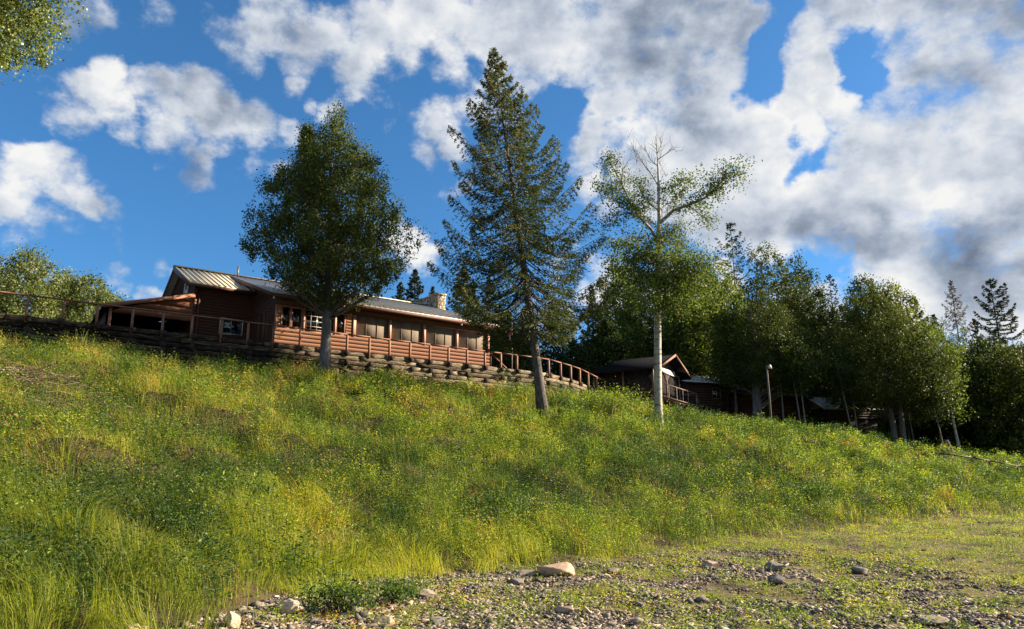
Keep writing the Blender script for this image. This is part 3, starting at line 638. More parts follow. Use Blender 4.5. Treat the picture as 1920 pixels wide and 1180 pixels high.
# windows of the wing
def window(x0, x1, z0, z1, y=0.0, fw=0.05, mat=None, grid=(0,0), curtain=False, parent=house, face='x', out=-1, gl=None):
    mat = mat or M['trim']
    def P(a, b, c, d, e, f):
        return (a, b, c, d, e, f) if face == 'x' else (c, d, a, b, e, f)
    mb = MB(); ya, yb = (y+out*0.05, y-out*0.04) if out < 0 else (y-0.04, y+0.05)
    ya, yb = min(ya, yb), max(ya, yb)
    mb.box(*P(x0-fw, x0, ya, yb, z0-fw, z1+fw)); mb.box(*P(x1, x1+fw, ya, yb, z0-fw, z1+fw)); mb.box(*P(x0, x1, ya, yb, z1, z1+fw)); mb.box(*P(x0, x1, ya, yb, z0-fw, z0))
    w = mb.build('window', mat, parent)
    g = MB().box(*P(x0, x1, y-0.004, y+0.004, z0, z1)); g.build('pane', M['glass'], w)
    if grid[0]:
        mu = MB()
        for i in range(1, grid[0]): c = x0+(x1-x0)*i/grid[0]; mu.box(*P(c-0.006, c+0.006, y-0.022, y-0.006, z0, z1))
        for i in range(1, grid[1]): c = z0+(z1-z0)*i/grid[1]; mu.box(*P(x0, x1, y-0.025, y-0.008, c-0.006, c+0.006))
        mu.build('muntin', M['white'], w)
    if curtain:
        V = []; Q = []; k = 24
        for i in range(k+1):
            f = i/k; xx = x0+(x1-x0)*f; yy = y+0.12+0.03*math.sin(f*26)
            V += [(xx, yy, z0), (xx, yy, z1)]
        for i in range(k): Q.append((2*i, 2*i+2, 2*i+3, 2*i+1))
        MB().add(V, Q).build('curtain', M['curtain'], w)
    return w
window(0.34, 0.72, 0.86, 1.88, y=0.02)
window(0.84, 1.30, 0.86, 1.88, y=0.02, curtain=True)
window(1.50, 2.42, 0.80, 1.86, y=0.02, grid=(3,4), mat=M['trim'], fw=0.03)
window(2.62, 3.00, 0.86, 1.88, y=0.02)
window(3.14, 3.56, 0.86, 1.88, y=0.02, curtain=True)
for x in (0.0, 1.38, 2.50, 3.02, 4.02): MB().box(x-0.005, x+0.10, -0.055, 0.12, 0.80, 1.95).build('window_trim', M['trim'], house)
# porch screens: four bays of three panels
for (a, b) in ((4.16,6.05),(6.22,8.12),(8.30,10.2),(10.38,12.3)):
    s = MB().box(a, b, 0.055, 0.062, 0.80, 1.95).build('porch_screen', M['screen'], house)
    for i in (1, 2): c = a+(b-a)*i/3; MB().box(c-0.014, c+0.014, 0.03, 0.053, 0.80, 1.95).build('mullion', M['weathered'], s)
for x in (4.12, 6.135, 8.21, 10.29, 12.4):
    MB().box(x-0.075, x+0.075, -0.05, 0.10, 0.80, 1.95).build('porch_post', M['trim'], house)
# right end of the porch: screened side
# recessed wall window and side glass door
window(-1.58, -0.46, 1.0, 1.78, y=3.99, fw=0.022, mat=M['white'], grid=(2,1))
wd = window(1.1, 1.55, 0.05, 1.85, y=-0.005, fw=0.05, mat=M['fascia'], face='y'); window(1.75, 2.5, 0.05, 1.85, y=-0.005, fw=0.05, mat=M['fascia'], face='y')
window(5.6, 6.3, 3.0, 3.85, y=-2.99, fw=0.06, mat=M['white'], face='y')
# chimney
mb = MB(); mb.box(12.62, 13.32, 6.6, 9.0, -1.5, 5.75); ch = mb.build('chimney', M['stonework'], house)
MB().box(12.56, 13.38, 6.54, 9.06, 5.75, 5.86).build('chimney_cap', M['stonework'], ch)
mb = MB(); mb.tube([(12.9,7.4,5.86),(12.9,7.4,6.05)],0.12,10); mb.build('flue', M['metal'], ch)
mb = MB(); mb.tube([(-0.6+0.5,7.2,4.9),(-0.1,7.2,5.65)],0.045,8); mb.build('vent_pipe', M['metal'], house)
# downspout stubs / flood lights below the eave
for x in (-0.25, 10.32, 12.45):
    l = MB(); l.tube([(x,-0.42,2.22),(x,-0.46,2.12)],[0.035,0.06],8); l.box(x-0.03,x+0.03,-0.44,-0.38,2.2,2.3); l.build('eave_lamp', M['white'], house)
# lean-to on the left end
lt = MB(); x0, x1, y0, y1 = -6.75, -2.98, 3.95, 11.0; zl, zr = 1.78, 2.80
V = [(x0-0.25,y0-0.25,zl-0.07),(x1,y0-0.25,zr),(x1,y1,zr),(x0-0.25,y1,zl-0.07)]
V += [(a,b,c-0.05) for a,b,c in V]
lt.add(V, [(0,1,2,3),(4,7,6,5),(0,4,5,1),(1,5,6,2),(2,6,7,3),(3,7,4,0)]); ltr = lt.build('lean_to_roof', M['shingle'], house)
mb = MB(); mb.bar((x0-0.27,y0-0.27,zl-0.14),(x1,y0-0.27,zr-0.07),0.04,0.19); mb.build('lean_to_fascia', M['lintrim'], house)
# board triangle under the roof, three broad boards
mb = MB()
nb = 4
for i in range(nb):
    za = 1.42 + i*0.33; zb = za+0.33
    def xa(z): return x0 + (x1-x0)*max(0, (z-1.55))/(zr-0.1-1.55)
    a, b = xa(za), xa(zb)
    if a >= x1: break
    b = min(b, x1)
    mb.add([(a, y0-0.03, za), (x1, y0-0.03, za), (x1, y0-0.005, min(zb, zr-0.1)), (b, y0-0.005, min(zb, zr-0.1)), (a,y0+0.02,za),(x1,y0+0.02,za)], [(0,1,2,3),(4,5,1,0)])
mb.build('lean_to_gable', M['lintrim'], house)
for (px_, py_) in ((x0+0.1, y0+0.02), (x0+0.1, y1-0.3)):
    MB().box(px_-0.06, px_+0.06, py_-0.06, py_+0.06, -0.35, 1.72).build('lean_to_post', M['lintrim'], house)
MB().box(x0, x1, y1-0.2, y1-0.1, -0.3, 2.6).build('lean_to_back_wall', M['siding_dark'], house)
MB().box(x0+0.02, x0+0.08, y0+1.2, y1-0.3, -0.3, 1.72).build('lean_to_side_wall', M['siding_dark'], house)
# foundation
MB().box(-2.9, WL-0.02, 0.16, 13.3, -1.0, -0.13).build('foundation', M['dark'], house)

# things on the porch
def hp(x, y, z):
    p = Matrix.Rotation(HANG, 3, 'Z') @ Vector((x, y, z)); return (p.x-11.54, p.y+35.36, p.z+8.40)
def chair(px, label):
    root = empty('porch_chair', hp(px, 0.9, -0.04), HANG+0.2); tag(root, label, 'chair', 'pale chairs behind the porch screen')
    MB().box(-0.25,0.25,-0.25,0.25,0.42,0.46).build('seat', M['white'], root)
    mb = MB()
    for i in range(4): mb.bar((-0.2+i*0.133,0.25,0.46),(-0.24+i*0.16,0.42,1.12),0.09,0.02,up=(0,1,0))
    mb.build('backrest', M['white'], root)
    for sx in (-1,1):
        for sy in (-1,1): MB().box(sx*0.22-0.025,sx*0.22+0.025,sy*0.22-0.025,sy*0.22+0.025,0,0.42).build('leg', M['white'], root)
        MB().box(sx*0.27-0.03,sx*0.27+0.03,-0.28,0.28,0.62,0.65).build('armrest', M['white'], root)
chair(6.65, 'pale slatted chair behind the second porch screen, left one of the pair'); chair(7.45, 'pale slatted chair behind the second porch screen, right one of the pair')
tbx = empty('porch_table', hp(9.9, 0.75, -0.04), HANG); tag(tbx, 'honey coloured wooden table end showing through the porch screens', 'table')
MB().box(-0.5,0.75,-0.35,0.35,0.98,1.03).build('table_top', M['post'], tbx)
MB().box(-0.45,0.7,-0.33,-0.29,0.45,0.98).build('apron', M['post'], tbx)
for sx in (-0.42,0.67):
    for sy in (-0.28,0.28): MB().box(sx-0.04,sx+0.04,sy-0.04,sy+0.04,0,0.98).build('leg', M['post'], tbx)

# ------------------------------------------------------------------ retaining wall and its railing
def wallpt(s): 
    x, y = xy(s, nwall(np.array([s]))[0]); return Vector((x, y, 0))
rsw = np.random.RandomState(5)
wroot = empty('retaining_wall', tuple(wallpt(10)) [:2] + (6.5,)); tag(wroot, 'weathered stacked timber retaining wall with dark log ends below the lodge', 'retaining wall')
wo = Vector(wroot.location)
WTOP = 8.22
def ztop(s): return WTOP - max(0, s-30)*0.10 - max(0, s-27)*0.02
path_s = list(np.arange(-24, 33.8, 0.9))
for c in range(8):
    mb = MB(); hgt = 0.235
    s = -24 - rsw.rand()*2
    while s < 33.6:
        Ls = rsw.uniform(1.8, 3.4); e = min(s+Ls, 33.6)
        if s < 26.6 < e and e-26.6 > 0.15: e = 26.6 if 26.6-s > 0.4 else e
        jit = rsw.uniform(-0.02, 0.02); n_ = 7; V = []; k = 7
        for i in range(n_+1):
            ss = s+0.006+(e-s-0.012)*i/n_; p = wallpt(ss); q = wallpt(ss+0.3)-wallpt(ss-0.3); q.normalize(); outd = Vector((q.y, -q.x, 0))
            zc = ztop(ss) - hgt*(c+0.5) + rsw.uniform(-0.012, 0.012)
            cc = p + outd*(0.05*c*0.3 + jit + rsw.uniform(-0.012, 0.012)) + Vector((0,0,zc))
            prof = [(-0.10,-0.5),(0.10,-0.47),(0.13,-0.38),(0.135,0.28),(0.11,0.45),(0.0,0.5),(-0.10,0.5)]
            for (a, b) in prof: V.append(tuple(cc + outd*(a+rsw.uniform(-0.03,0.03)) + Vector((0,0,b*hgt*rsw.uniform(0.84,1.02))) - wo))
        Q = []; T = []
        for i in range(n_):
            for j in range(k): a = i*k+j; b = i*k+(j+1)%k; Q.append((a, a+k, b+k, b))
        V.append(tuple(np.mean(V[:k], 0))); V.append(tuple(np.mean(V[n_*k:n_*k+k], 0)))
        for j in range(k): T.append(((n_+1)*k, j, (j+1)%k)); T.append(((n_+1)*k+1, n_*k+(j+1)%k, n_*k+j))
        tn = 0.10 + rsw.uniform(-0.10, 0.10) - 0.16*min(max((17-s)/8, 0), 1) + (0.06 if c == 0 else 0)  # timbers towards the left tinted darker, standing in for cast tree shade
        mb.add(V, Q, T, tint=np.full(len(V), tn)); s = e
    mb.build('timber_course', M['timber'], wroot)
# solid earth backing behind timbers
mb = MB(); V = []; Q = []
for i, s in enumerate(path_s):
    p = wallpt(s); q = wallpt(s+0.3)-wallpt(s-0.3); q.normalize(); o_ = Vector((q.y,-q.x,0))
    V += [tuple(p - o_*0.05 + Vector((0,0,ztop(s)-2.1)) - wo), tuple(p - o_*0.05 + Vector((0,0,ztop(s)-0.05)) - wo)]
for i in range(len(path_s)-1): Q.append((2*i, 2*i+2, 2*i+3, 2*i+1))
mb.add(V, Q).build('backing', M['logend'], wroot)
def px_to_s(px, z):
    best = None
    for s in np.arange(-20, 34, 0.02):
        p = wallpt(s); D = p.y*cP + (z-CAMZ)*sP; x = 960 + F*p.x/D
        if best is None or abs(x-px) < best[0]: best = (abs(x-px), s)
    return best[1]
post_px = [-75, 50, 118, 181, 247, 304, 358, 413, 463, 510, 560, 606, 648, 690, 728, 766, 803, 838, 873, 906, 936, 966, 998, 1025, 1047, 1066, 1083, 1099, 1115, 1131]
ps = [px_to_s(p, 8.5) for p in post_px]
# log ends (deadmen) under the posts
for i, s in enumerate(ps):
    for c in ((0, 2, 3) if i % 3 else (0, 2, 4)):
        if rsw.rand() < 0.12: continue
        s2 = s + rsw.uniform(-0.05, 0.1) + 0.05; p = wallpt(s2); q = wallpt(s2+0.3)-wallpt(s2-0.3); q.normalize(); o_ = Vector((q.y,-q.x,0))
        z = ztop(s2) - 0.235*(c+0.5); r = rsw.uniform(0.125, 0.155); mb = MB()
        a = p - o_*0.1 + Vector((0,0,z)) - wo; b = p + o_*rsw.uniform(0.22, 0.30) + Vector((0,0,z-0.01)) - wo
        mb.tube([a, b], [r, r*0.97], 8, rough=0.12, rs=rsw); mb.build('log_end', M['logend'], wroot)

rroot = empty('railing', tuple(wo)); tag(rroot, 'brown wooden railing with square posts running along the top of the timber wall', 'railing')
RTOP = 9.03
def rz_(s): return RTOP - max(0, s-30)*0.11 - max(0, s-27)*0.02
hand = MB(); hp_ = []
def railpt(s, z, off=0.16):
    p = wallpt(s); q = wallpt(s+0.3)-wallpt(s-0.3); q.normalize(); o_ = Vector((q.y,-q.x,0)); return p + o_*off + Vector((0,0,z)) - wo
ss_ = [-22] + ps + [34.3]
for a, b in zip(ss_[:-1], ss_[1:]):
    hand.bar(railpt(a-0.01, rz_(a)), railpt(b+0.01, rz_(b)), 0.13, 0.05)
hand.build('handrail', M['post'], rroot)
for s in ps:
    mb = MB(); zt = rz_(s)-0.027; lj = rsw.uniform(-0.012, 0.012)
    mb.bar(railpt(s, ztop(s)-0.28), railpt(s+lj, zt), 0.095, 0.095, up=(E[0],E[1],0)); mb.build('post', M['post'], rroot)
sb = px_to_s(921, 8.8)
mb = MB(); mb.bar(railpt(sb, rz_(sb)-0.05, -0.02), railpt(sb+1.05, ztop(sb)+0.02, -0.02), 0.07, 0.05); mb.bar(railpt(sb, ztop(sb), -0.05), railpt(sb, rz_(sb)-0.03, -0.05), 0.07, 0.07)
mb.build('brace', M['post'], rroot)
# lower board of the railing far left
# stone lump at the wall's end, stones on the wall
def rock_verts(rs, sx, sy, sz, sub=2, rough=0.18):
    t = (1+5**0.5)/2
    V = [(-1,t,0),(1,t,0),(-1,-t,0),(1,-t,0),(0,-1,t),(0,1,t),(0,-1,-t),(0,1,-t),(t,0,-1),(t,0,1),(-t,0,-1),(-t,0,1)]
    Fc = [(0,11,5),(0,5,1),(0,1,7),(0,7,10),(0,10,11),(1,5,9),(5,11,4),(11,10,2),(10,7,6),(7,1,8),(3,9,4),(3,4,2),(3,2,6),(3,6,8),(3,8,9),(4,9,5),(2,4,11),(6,2,10),(8,6,7),(9,8,1)]
    V = [np.array(v, float)/np.linalg.norm(v) for v in V]
    for _ in range(sub):
        cache = {}; nf = []
        def mid(a, b):
            k = (min(a,b), max(a,b))
            if k not in cache: m_ = V[a]+V[b]; V.append(m_/np.linalg.norm(m_)); cache[k] = len(V)-1
            return cache[k]
        for a, b, c in Fc:
            x, y, z = mid(a,b), mid(b,c), mid(c,a); nf += [(a,x,z),(b,y,x),(c,z,y),(x,y,z)]
        Fc = nf
    V = np.array(V)
    # planar cuts make an angular boulder
    for _ in range(13):
        d = rs.normal(size=3); d /= np.linalg.norm(d); k = rs.uniform(0.50, 0.80); pr = V@d; V = V - np.outer(np.maximum(pr-k, 0), d)*0.97
    V = V*1.25*(1+rough*0.12*rs.normal(size=(len(V),1)))
    return V*np.array([sx, sy, sz]), np.array(Fc)
def rock(px, py, wpx, hpx, tint, label, group=None, seed=1, cat='rock', sub=3):
    d = pix_dir(px, py)
    # intersect ray with ground
    t = 5.0
    for _ in range(400):
        p = d*t
        if p.z+CAMZ < tz(p.x, p.y): break
        t += 0.05
    p = d*t; rs = np.random.RandomState(seed); sx = wpx*t/F/2; sz = hpx*t/F/2
    V, T = rock_verts(rs, sx, sx*rs.uniform(0.7,1.0), sz, sub)
    a = rs.uniform(-0.3, 0.3); ca, sa = math.cos(a), math.sin(a); V = V@np.array([[ca,sa,0],[-sa,ca,0],[0,0,1]])
    o = MB().add(V, T=T, tint=np.full(len(V), tint)).build('boulder' if wpx > 30 else 'stone', M['rock'], loc=(p.x, p.y, tz(p.x,p.y)+sz*0.55))
    tag(o, label, cat, group)
rock(1038, 1082, 62, 36, 0.72, 'large tan boulder with a cracked face at the edge of the grass', seed=3)
rock(990, 1080, 52, 16, 0.6, 'flat tan slab beside the large cracked boulder', seed=13)
rock(545, 1148, 46, 32, 0.92, 'rounded pale pinkish boulder at the foot of the grass', seed=4)
rock(433, 1175, 30, 34, 0.86, 'pointed pale stone standing in the shade at the grass edge', seed=5)
rock(255, 1184, 42, 14, 0.75, 'low tan stone half cut off by the bottom edge on the left', seed=6)
rock(1455, 1070, 34, 20, 0.35, 'dark grey block of stone on the gravel bar, upper one of two', seed=7)
rock(1457, 1094, 34, 17, 0.2, 'dark grey wedge shaped stone just below the grey block', seed=8)
rock(1612, 1076, 36, 16, 0.3, 'low dark stone on the gravel right of the grey blocks', seed=9)
rock(800, 1118, 36, 15, 0.5, 'flat brownish stone in the shingle with a lit right end', seed=10)
rock(762, 1136, 24, 14, 0.8, 'small whitish stone in the middle of the shingle', seed=11)
rock(722, 1175, 42, 20, 0.82, 'broad pale pink stone at the bottom among red weeds', seed=12)
rock(969, 1096, 30, 12, 0.35, 'flat bluish grey stone below the tan slab', seed=14)
rock(818, 1172, 26, 18, 0.3, 'dark angular stone near the bottom edge of the shingle', seed=15)
rock(1060, 1150, 32, 18, 0.6, 'brown stone half sunk in the weeds of the shingle', seed=16)
rock(1740, 1168, 62, 14, 0.45, 'long flat grey slab at the bottom right', seed=17)
rock(1785, 1172, 22, 18, 0.4, 'rounded grey stone at the right end of the long slab', seed=18)
rock(1193, 1170, 28, 14, 0.5, 'layered tan and grey stone near the bottom centre right', seed=19)
rock(640, 1128, 30, 12, 0.75, 'pale flat stone at the left of the shingle', seed=20)
rock(1330, 1062, 26, 12, 0.6, 'tan stone at the upper edge of the gravel bar', seed=21)
rock(1150, 1075, 24, 10, 0.5, 'small grey brown stone right of the cracked boulder', seed=22)

# ------------------------------------------------------------------ pavilion on stilts
pa = math.atan2(0.848, 0.53); pv = W(1226, 745, 48)
pav = empty('screened_pavilion', tuple(pv), pa); tag(pav, 'small dark screened pavilion on stilts with a gable roof and white sign board', 'pavilion')
PW, PD = 4.9, 4.2; ez, pz = 1.95, 3.02
def pbar(name, a, b, w, h, mat): MB().bar(a, b, w, h).build(name, mat, pav)
MB().box(-0.2, 6.6, -0.7, PD, -0.12, -0.02).build('deck', M['weathered'], pav)
MB().box(-0.2, 7.0, -0.78, -0.71, -0.20, -0.0).build('deck_beam', M['post'], pav)
MB().box(-0.2, 7.0, -0.9, -0.79, -0.08, -0.03).build('deck_edge', M['weathered'], pav)
mb = MB()
def proof(x0, x1, z0, z1):
    y0, y1 = -0.7, PD+0.3
    V = [(x0,y0,z0),(x1,y0,z1),(x1,y1-1.2,z1),(x0,y1,z0)]; V += [(a,b,c-0.07) for a,b,c in V]
    mb.add(V, [(0,1,2,3),(4,7,6,5),(0,4,5,1),(1,5,6,2),(2,6,7,3),(3,7,4,0)])
proof(-0.6, PW/2, ez-0.12, pz+0.05); proof(PW+0.6, PW/2, ez-0.12, pz+0.05)
mb.add([(-0.6,PD+0.3,ez-0.12),(PW+0.6,PD+0.3,ez-0.12),(PW/2,PD-0.9,pz+0.05)], T=[(0,1,2)])
mb.build('roof', M['shingle'], pav)
MB().bar((-0.62,-0.73,ez-0.14),(PW/2,-0.73,pz+0.02),0.05,0.14).build('barge_board', M['post'], pav)
MB().bar((PW+0.62,-0.73,ez-0.14),(PW/2,-0.73,pz+0.02),0.05,0.14).build('barge_board', M['post'], pav)
mb = MB(); mb.add([(0.0,0.0,ez+0.02),(PW,0.0,ez+0.02),(PW/2,0.0,pz-0.12),(0,0.05,ez+0.02),(PW,0.05,ez+0.02),(PW/2,0.05,pz-0.12)], T=[(0,1,2),(4,3,5)], Q=[(0,3,4,1)]); mb.build('gable_board', M['brown'], pav)
MB().box(0.7, 3.9, -0.10, -0.03, ez-0.14, ez+0.16).build('sign_board', M['white'], pav)
for (x, y) in ((0,0),(PW/2,0),(PW,0),(0,PD/2),(0,PD),(PW,PD),(PW,PD/2)):
    MB().box(x-0.05, x+0.05, y-0.05, y+0.05, -0.02, ez).build('post', M['weathered'], pav)
mb = MB(); mb.bar((PW/2,-0.02,ez-0.65),(PW/2-0.5,-0.02,ez-0.1),0.05); mb.bar((PW/2,-0.02,ez-0.65),(PW/2+0.5,-0.02,ez-0.1),0.05); mb.build('knee_brace', M['weathered'], pav)
mb = MB(); mb.bar((0,0,ez-0.05),(PW,0,ez-0.05),0.09); mb.bar((0,0,ez-0.05),(0,PD,ez-0.05),0.09); mb.bar((PW,0,ez-0.05),(PW,PD,ez-0.05),0.09)
for i in range(5): mb.bar((-0.5,0.3+i*0.9,ez-0.16),(0.9,0.3+i*0.9,ez+0.42),0.05,0.09)
mb.build('rafter', M['weathered'], pav)
for (a, b, c, d) in ((0.06,PW/2-0.06,0.02,0.03),(PW/2+0.06,PW-0.06,0.02,0.03),(0.02,0.03,0.06,PD/2-0.06),(0.02,0.03,PD/2+0.06,PD-0.06),(PW-0.03,PW-0.02,0.06,PD-0.06)):
    MB().box(a, b, c, d, 0.0, ez-0.1).build('screen', M['screen_dark'], pav)
MB().box(0.05, PW-0.05, PD-0.1, PD, 0, ez).build('back_wall', M['brown'], pav)
mb = MB(); mb.box(-0.04, 0.0, 0.05, PD, 0.0, 0.75); mb.build('half_wall', M['brown'], pav)
# deck railing
mb = MB(); mb.bar((0.2,-0.68,0.85),(6.5,-0.68,0.85),0.06); mb.bar((6.5,-0.68,0.85),(6.5,1.4,0.85),0.05); mb.build('deck_rail', M['weathered'], pav)
for x in (0.9, 2.4, 3.6, 4.7, 6.5): MB().bar((x,-0.68,-1.05 if x != 6.5 else -1.3),(x,-0.68,0.85),0.06,0.06,up=(1,0,0)).build('baluster', M['weathered'], pav)
mb = MB(); mb.bar((6.5,-0.68,0.6),(6.98,-0.75,0.0),0.05); mb.build('rail_brace', M['weathered'], pav)
for (x, y) in ((0,0),(PW/2,0),(PW,0),(0,PD/2),(0,PD),(PW,PD),(6.3,0.8)):
    MB().box(x-0.08, x+0.08, y-0.08, y+0.08, -2.6, -0.12).build('stilt', M['brown'], pav)
mb = MB()
for i in range(5): mb.bar((0.3+i*0.9,-0.4,-0.2),(0.6+i*0.9,0.6,-1.1),0.06,0.1)
mb.build('stilt_brace', M['weathered'], pav)

# ------------------------------------------------------------------ cabins in the trees
def cabin(name, label, px, py, D, ang, w, d, hwall, rise, roofm, wallm, ov=0.5, ridge_along_y=False, windows=(), gap_logs=False):
    p = W(px, py, D); g = min(tz(p.x, p.y), p.z) ; root = empty(name, (p.x, p.y, p.z), ang); tag(root, label, 'cabin')
    mb = MB(); n = int(hwall/0.2)+1
    for i in range(n):
        z = 0.1+i*0.2
        mb.tube([(-0.15,0,z),(w+0.15,0,z)],0.105,7); mb.tube([(0,-0.15,z),(0,d,z)],0.105,7); mb.tube([(w,-0.15,z),(w,d,z)],0.105,7)
    mb.box(0.03,w-0.03,d-0.1,d,-0.8,hwall); mb.build('wall', wallm, root)
    MB().box(0.1,w-0.1,0.1,d-0.15,-1.2,0.05).build('foundation', M['dark'], root)
    mb = MB()
    if not ridge_along_y:
        for (ya, yb) in ((-ov, d/2), (d+ov, d/2)):
            V = [(-ov,ya,hwall-0.1),(w+ov,ya,hwall-0.1),(w+ov,yb,hwall+rise),(-ov,yb,hwall+rise)]; V += [(a,b,c-0.08) for a,b,c in V]
            mb.add(V, [(0,1,2,3),(4,7,6,5),(0,4,5,1),(1,5,6,2),(2,6,7,3),(3,7,4,0)])
            x = -ov+0.05
            while x < w+ov: mb.bar((x,ya,hwall-0.09),(x,yb,hwall+rise+0.01),0.04,0.04); x += 0.4
        mb.add([(0,0.05,hwall),(0,d-0.05,hwall),(0,d/2,hwall+rise-0.1)], T=[(0,2,1)]); mb.add([(w,0.05,hwall),(w,d-0.05,hwall),(w,d/2,hwall+rise-0.1)], T=[(0,1,2)])
    else:
        for (xa, xb) in ((-ov, w/2), (w+ov, w/2)):
            V = [(xa,-ov,hwall-0.1),(xa,d+ov,hwall-0.1),(xb,d+ov,hwall+rise),(xb,-ov,hwall+rise)]; V += [(a,b,c-0.08) for a,b,c in V]
            mb.add(V, [(0,1,2,3),(4,7,6,5),(0,4,5,1),(1,5,6,2),(2,6,7,3),(3,7,4,0)])
        mb.add([(0,0.05,hwall),(w,0.05,hwall),(w/2,0.05,hwall+rise-0.1)], T=[(0,1,2)])
    mb.build('roof', roofm, root)
    for (x0_, x1_, z0_, z1_) in windows: window(x0_, x1_, z0_, z1_, y=-0.13, fw=0.03, mat=M['weathered'], parent=root, grid=(2,1))
    return root
cabin('cabin', 'dark cabin with pale grey metal roof just right of the pavilion', 1290, 765, 57, 0.35, 3.6, 4.5, 2.1, 0.9, M['roof_grey'], M['brown'], windows=((2.2,2.9,0.8,1.6),))
cabin('log_cabin', 'brown log cabin half hidden behind the thick cedar trunk', 1330, 785, 60, 0.25, 9.0, 5, 2.0, 1.0, M['shingle'], M['log'], windows=((1.2,2.0,0.9,1.6),))
cabin('low_cabin', 'low dark cabin with long pale roof under the twin trunk cedar', 1552, 786, 60, 0.12, 4.4, 4.8, 0.9, 1.15, M['roof_grey'], M['brown'], ov=0.45)

# flag pole with a flag
fb = tree_base(960, 50); fp = empty('flagpole', (fb[0], fb[1], 8.1)); tag(fp, 'thin flagpole behind the railing just right of the lodge', 'flagpole')
MB().tube([(0,0,-0.3),(0,0,4.7)],[0.05,0.03],8).build('pole', M['metal'], fp); MB().tube([(0,0,4.7),(0,0,4.8)],[0.06,0.02],8).build('finial', M['metal'], fp)
def flag_mesh(f0, f1, nm, mat, par):
    V = []; Q = []; k = 10
    for i in range(k+1):
        for j in range(k+1):
            a = f0+(f1-f0)*j/k; b = i/k
            # hanging limp flag, folded against the pole
            x = -0.03 - 0.22*b*(1-0.35*a) + 0.05*math.sin(a*7+b*5); y = -0.06*math.sin(b*9+a*3); z = 4.3 - 1.55*a*0.55 - 0.55*b
            V.append((x, y, z))
    for i in range(k):
        for j in range(k): a = i*(k+1)+j; Q.append((a, a+1, a+k+2, a+k+1))
    return MB().add(V, Q).build(nm, mat, par)
M['red'] = mat_noise('flag_red', [(0.3,(0.42,0.03,0.025)),(0.7,(0.52,0.05,0.04))], 5, 3, rough=0.8, bump=0)
M['flagwhite'] = mat_noise('flag_white', [(0.3,(0.48,0.48,0.55)),(0.7,(0.62,0.62,0.7))], 5, 3, rough=0.8, bump=0)
fl = empty('flag', tuple(fp.location)); tag(fl, 'limp red and white flag hanging on the pole beside the lodge', 'flag')
flag_mesh(0.0, 0.3, 'red_band', M['red'], fl); flag_mesh(0.3, 0.7, 'white_band', M['flagwhite'], fl); flag_mesh(0.7, 1.0, 'red_band', M['red'], fl)

# yard pole with lamp
b = tree_base(1447, 47.5); yp = empty('lamp_pole', b); tag(yp, 'slim pale pole with a small lamp on top beside the thick cedar trunk', 'lamp pole')
hgt = top_height(b[1], b[2], 686)
MB().tube([(0,0,-0.4),(0.02,0,hgt*0.5),(0,0,hgt)],[0.075,0.065,0.05],8).build('pole', M['bark_grey'], yp)
mb = MB(); mb.tube([(0,0,hgt-0.05),(0.22,-0.05,hgt-0.02)],0.03,6); mb.build('arm', M['metal'], yp)
mb = MB(); mb.tube([(0.2,-0.05,hgt-0.18),(0.2,-0.05,hgt+0.06)],[0.12,0.05],10); mb.build('lamp_head', M['white'], yp)

# low pipe railing on the right
pr_px = [(1662,845),(1720,856),(1761,863),(1822,871),(1855,880),(1908,892)]
def low_rail():
    global RAILP
    pts = []
    for (px, py), D in zip([(1612,820),(1662,833),(1705,841),(1761,850),(1822,858),(1855,864),(1908,874),(1990,888)], (47,45.5,44.5,43.3,43,43,43,42)):
        p_ = W(px, py, D); print('rail', px, round(p_.z,2), round(tz(p_.x,p_.y),2)); pts.append(p_)
    RAILP = np.array([(q_.x, q_.y) for q_ in pts])
    root = empty('pipe_railing', (pts[3].x, pts[3].y, tz(pts[3].x, pts[3].y))); tag(root, 'low dark pipe railing stepping down the grassy slope at the right', 'railing'); o = Vector(root.location)
    mb = MB()
    for a, b in zip(pts[:-1], pts[1:]): mb.tube([a-o, b-o], 0.042, 6)
    mb.build('rail', M['rust'], root)
    for p in pts[1:]: MB().tube([Vector((p.x,p.y,min(tz(p.x,p.y),p.z-0.5)-0.1))-o, p-o], 0.055, 6).build('post', M['rust'], root)
low_rail()
b = W(1781, 858, 46.5)
st = empty('stump', (b.x, b.y, tz(b.x,b.y))); tag(st, 'dark tapering tree stump behind the pipe railing', 'stump')
MB().tube([(0,0,-0.3),(0,0,0.15),(-0.06,0,0.75),(-0.08,0,1.05)],[0.46,0.36,0.20,0.12],9,rough=0.12,rs=rsw).build('stump_wood', M['bark_dark'], st)

# pale line strung low across the grass at the left edge
a = W(-60,1114,11.0); b_ = W(56,1106,10.6)
mb = MB(); mb.tube([a, (a+b_)/2+Vector((0,0,-0.01)), b_], 0.006, 5)
m_, nt_, out_ = newmat('green_cord'); b0 = nt_.nodes.new('ShaderNodeBsdfPrincipled'); nt_.links.new(ramp(nt_, [(0.3,(0.25,0.6,0.42)),(0.7,(0.35,0.7,0.5))], nz(nt_,30)), b0.inputs['Base Color']); nt_.links.new(b0.outputs[0], out_.inputs[0])
tag(mb.build('cord', m_), 'thin pale green cord strung through the grass at the left edge', 'cord')

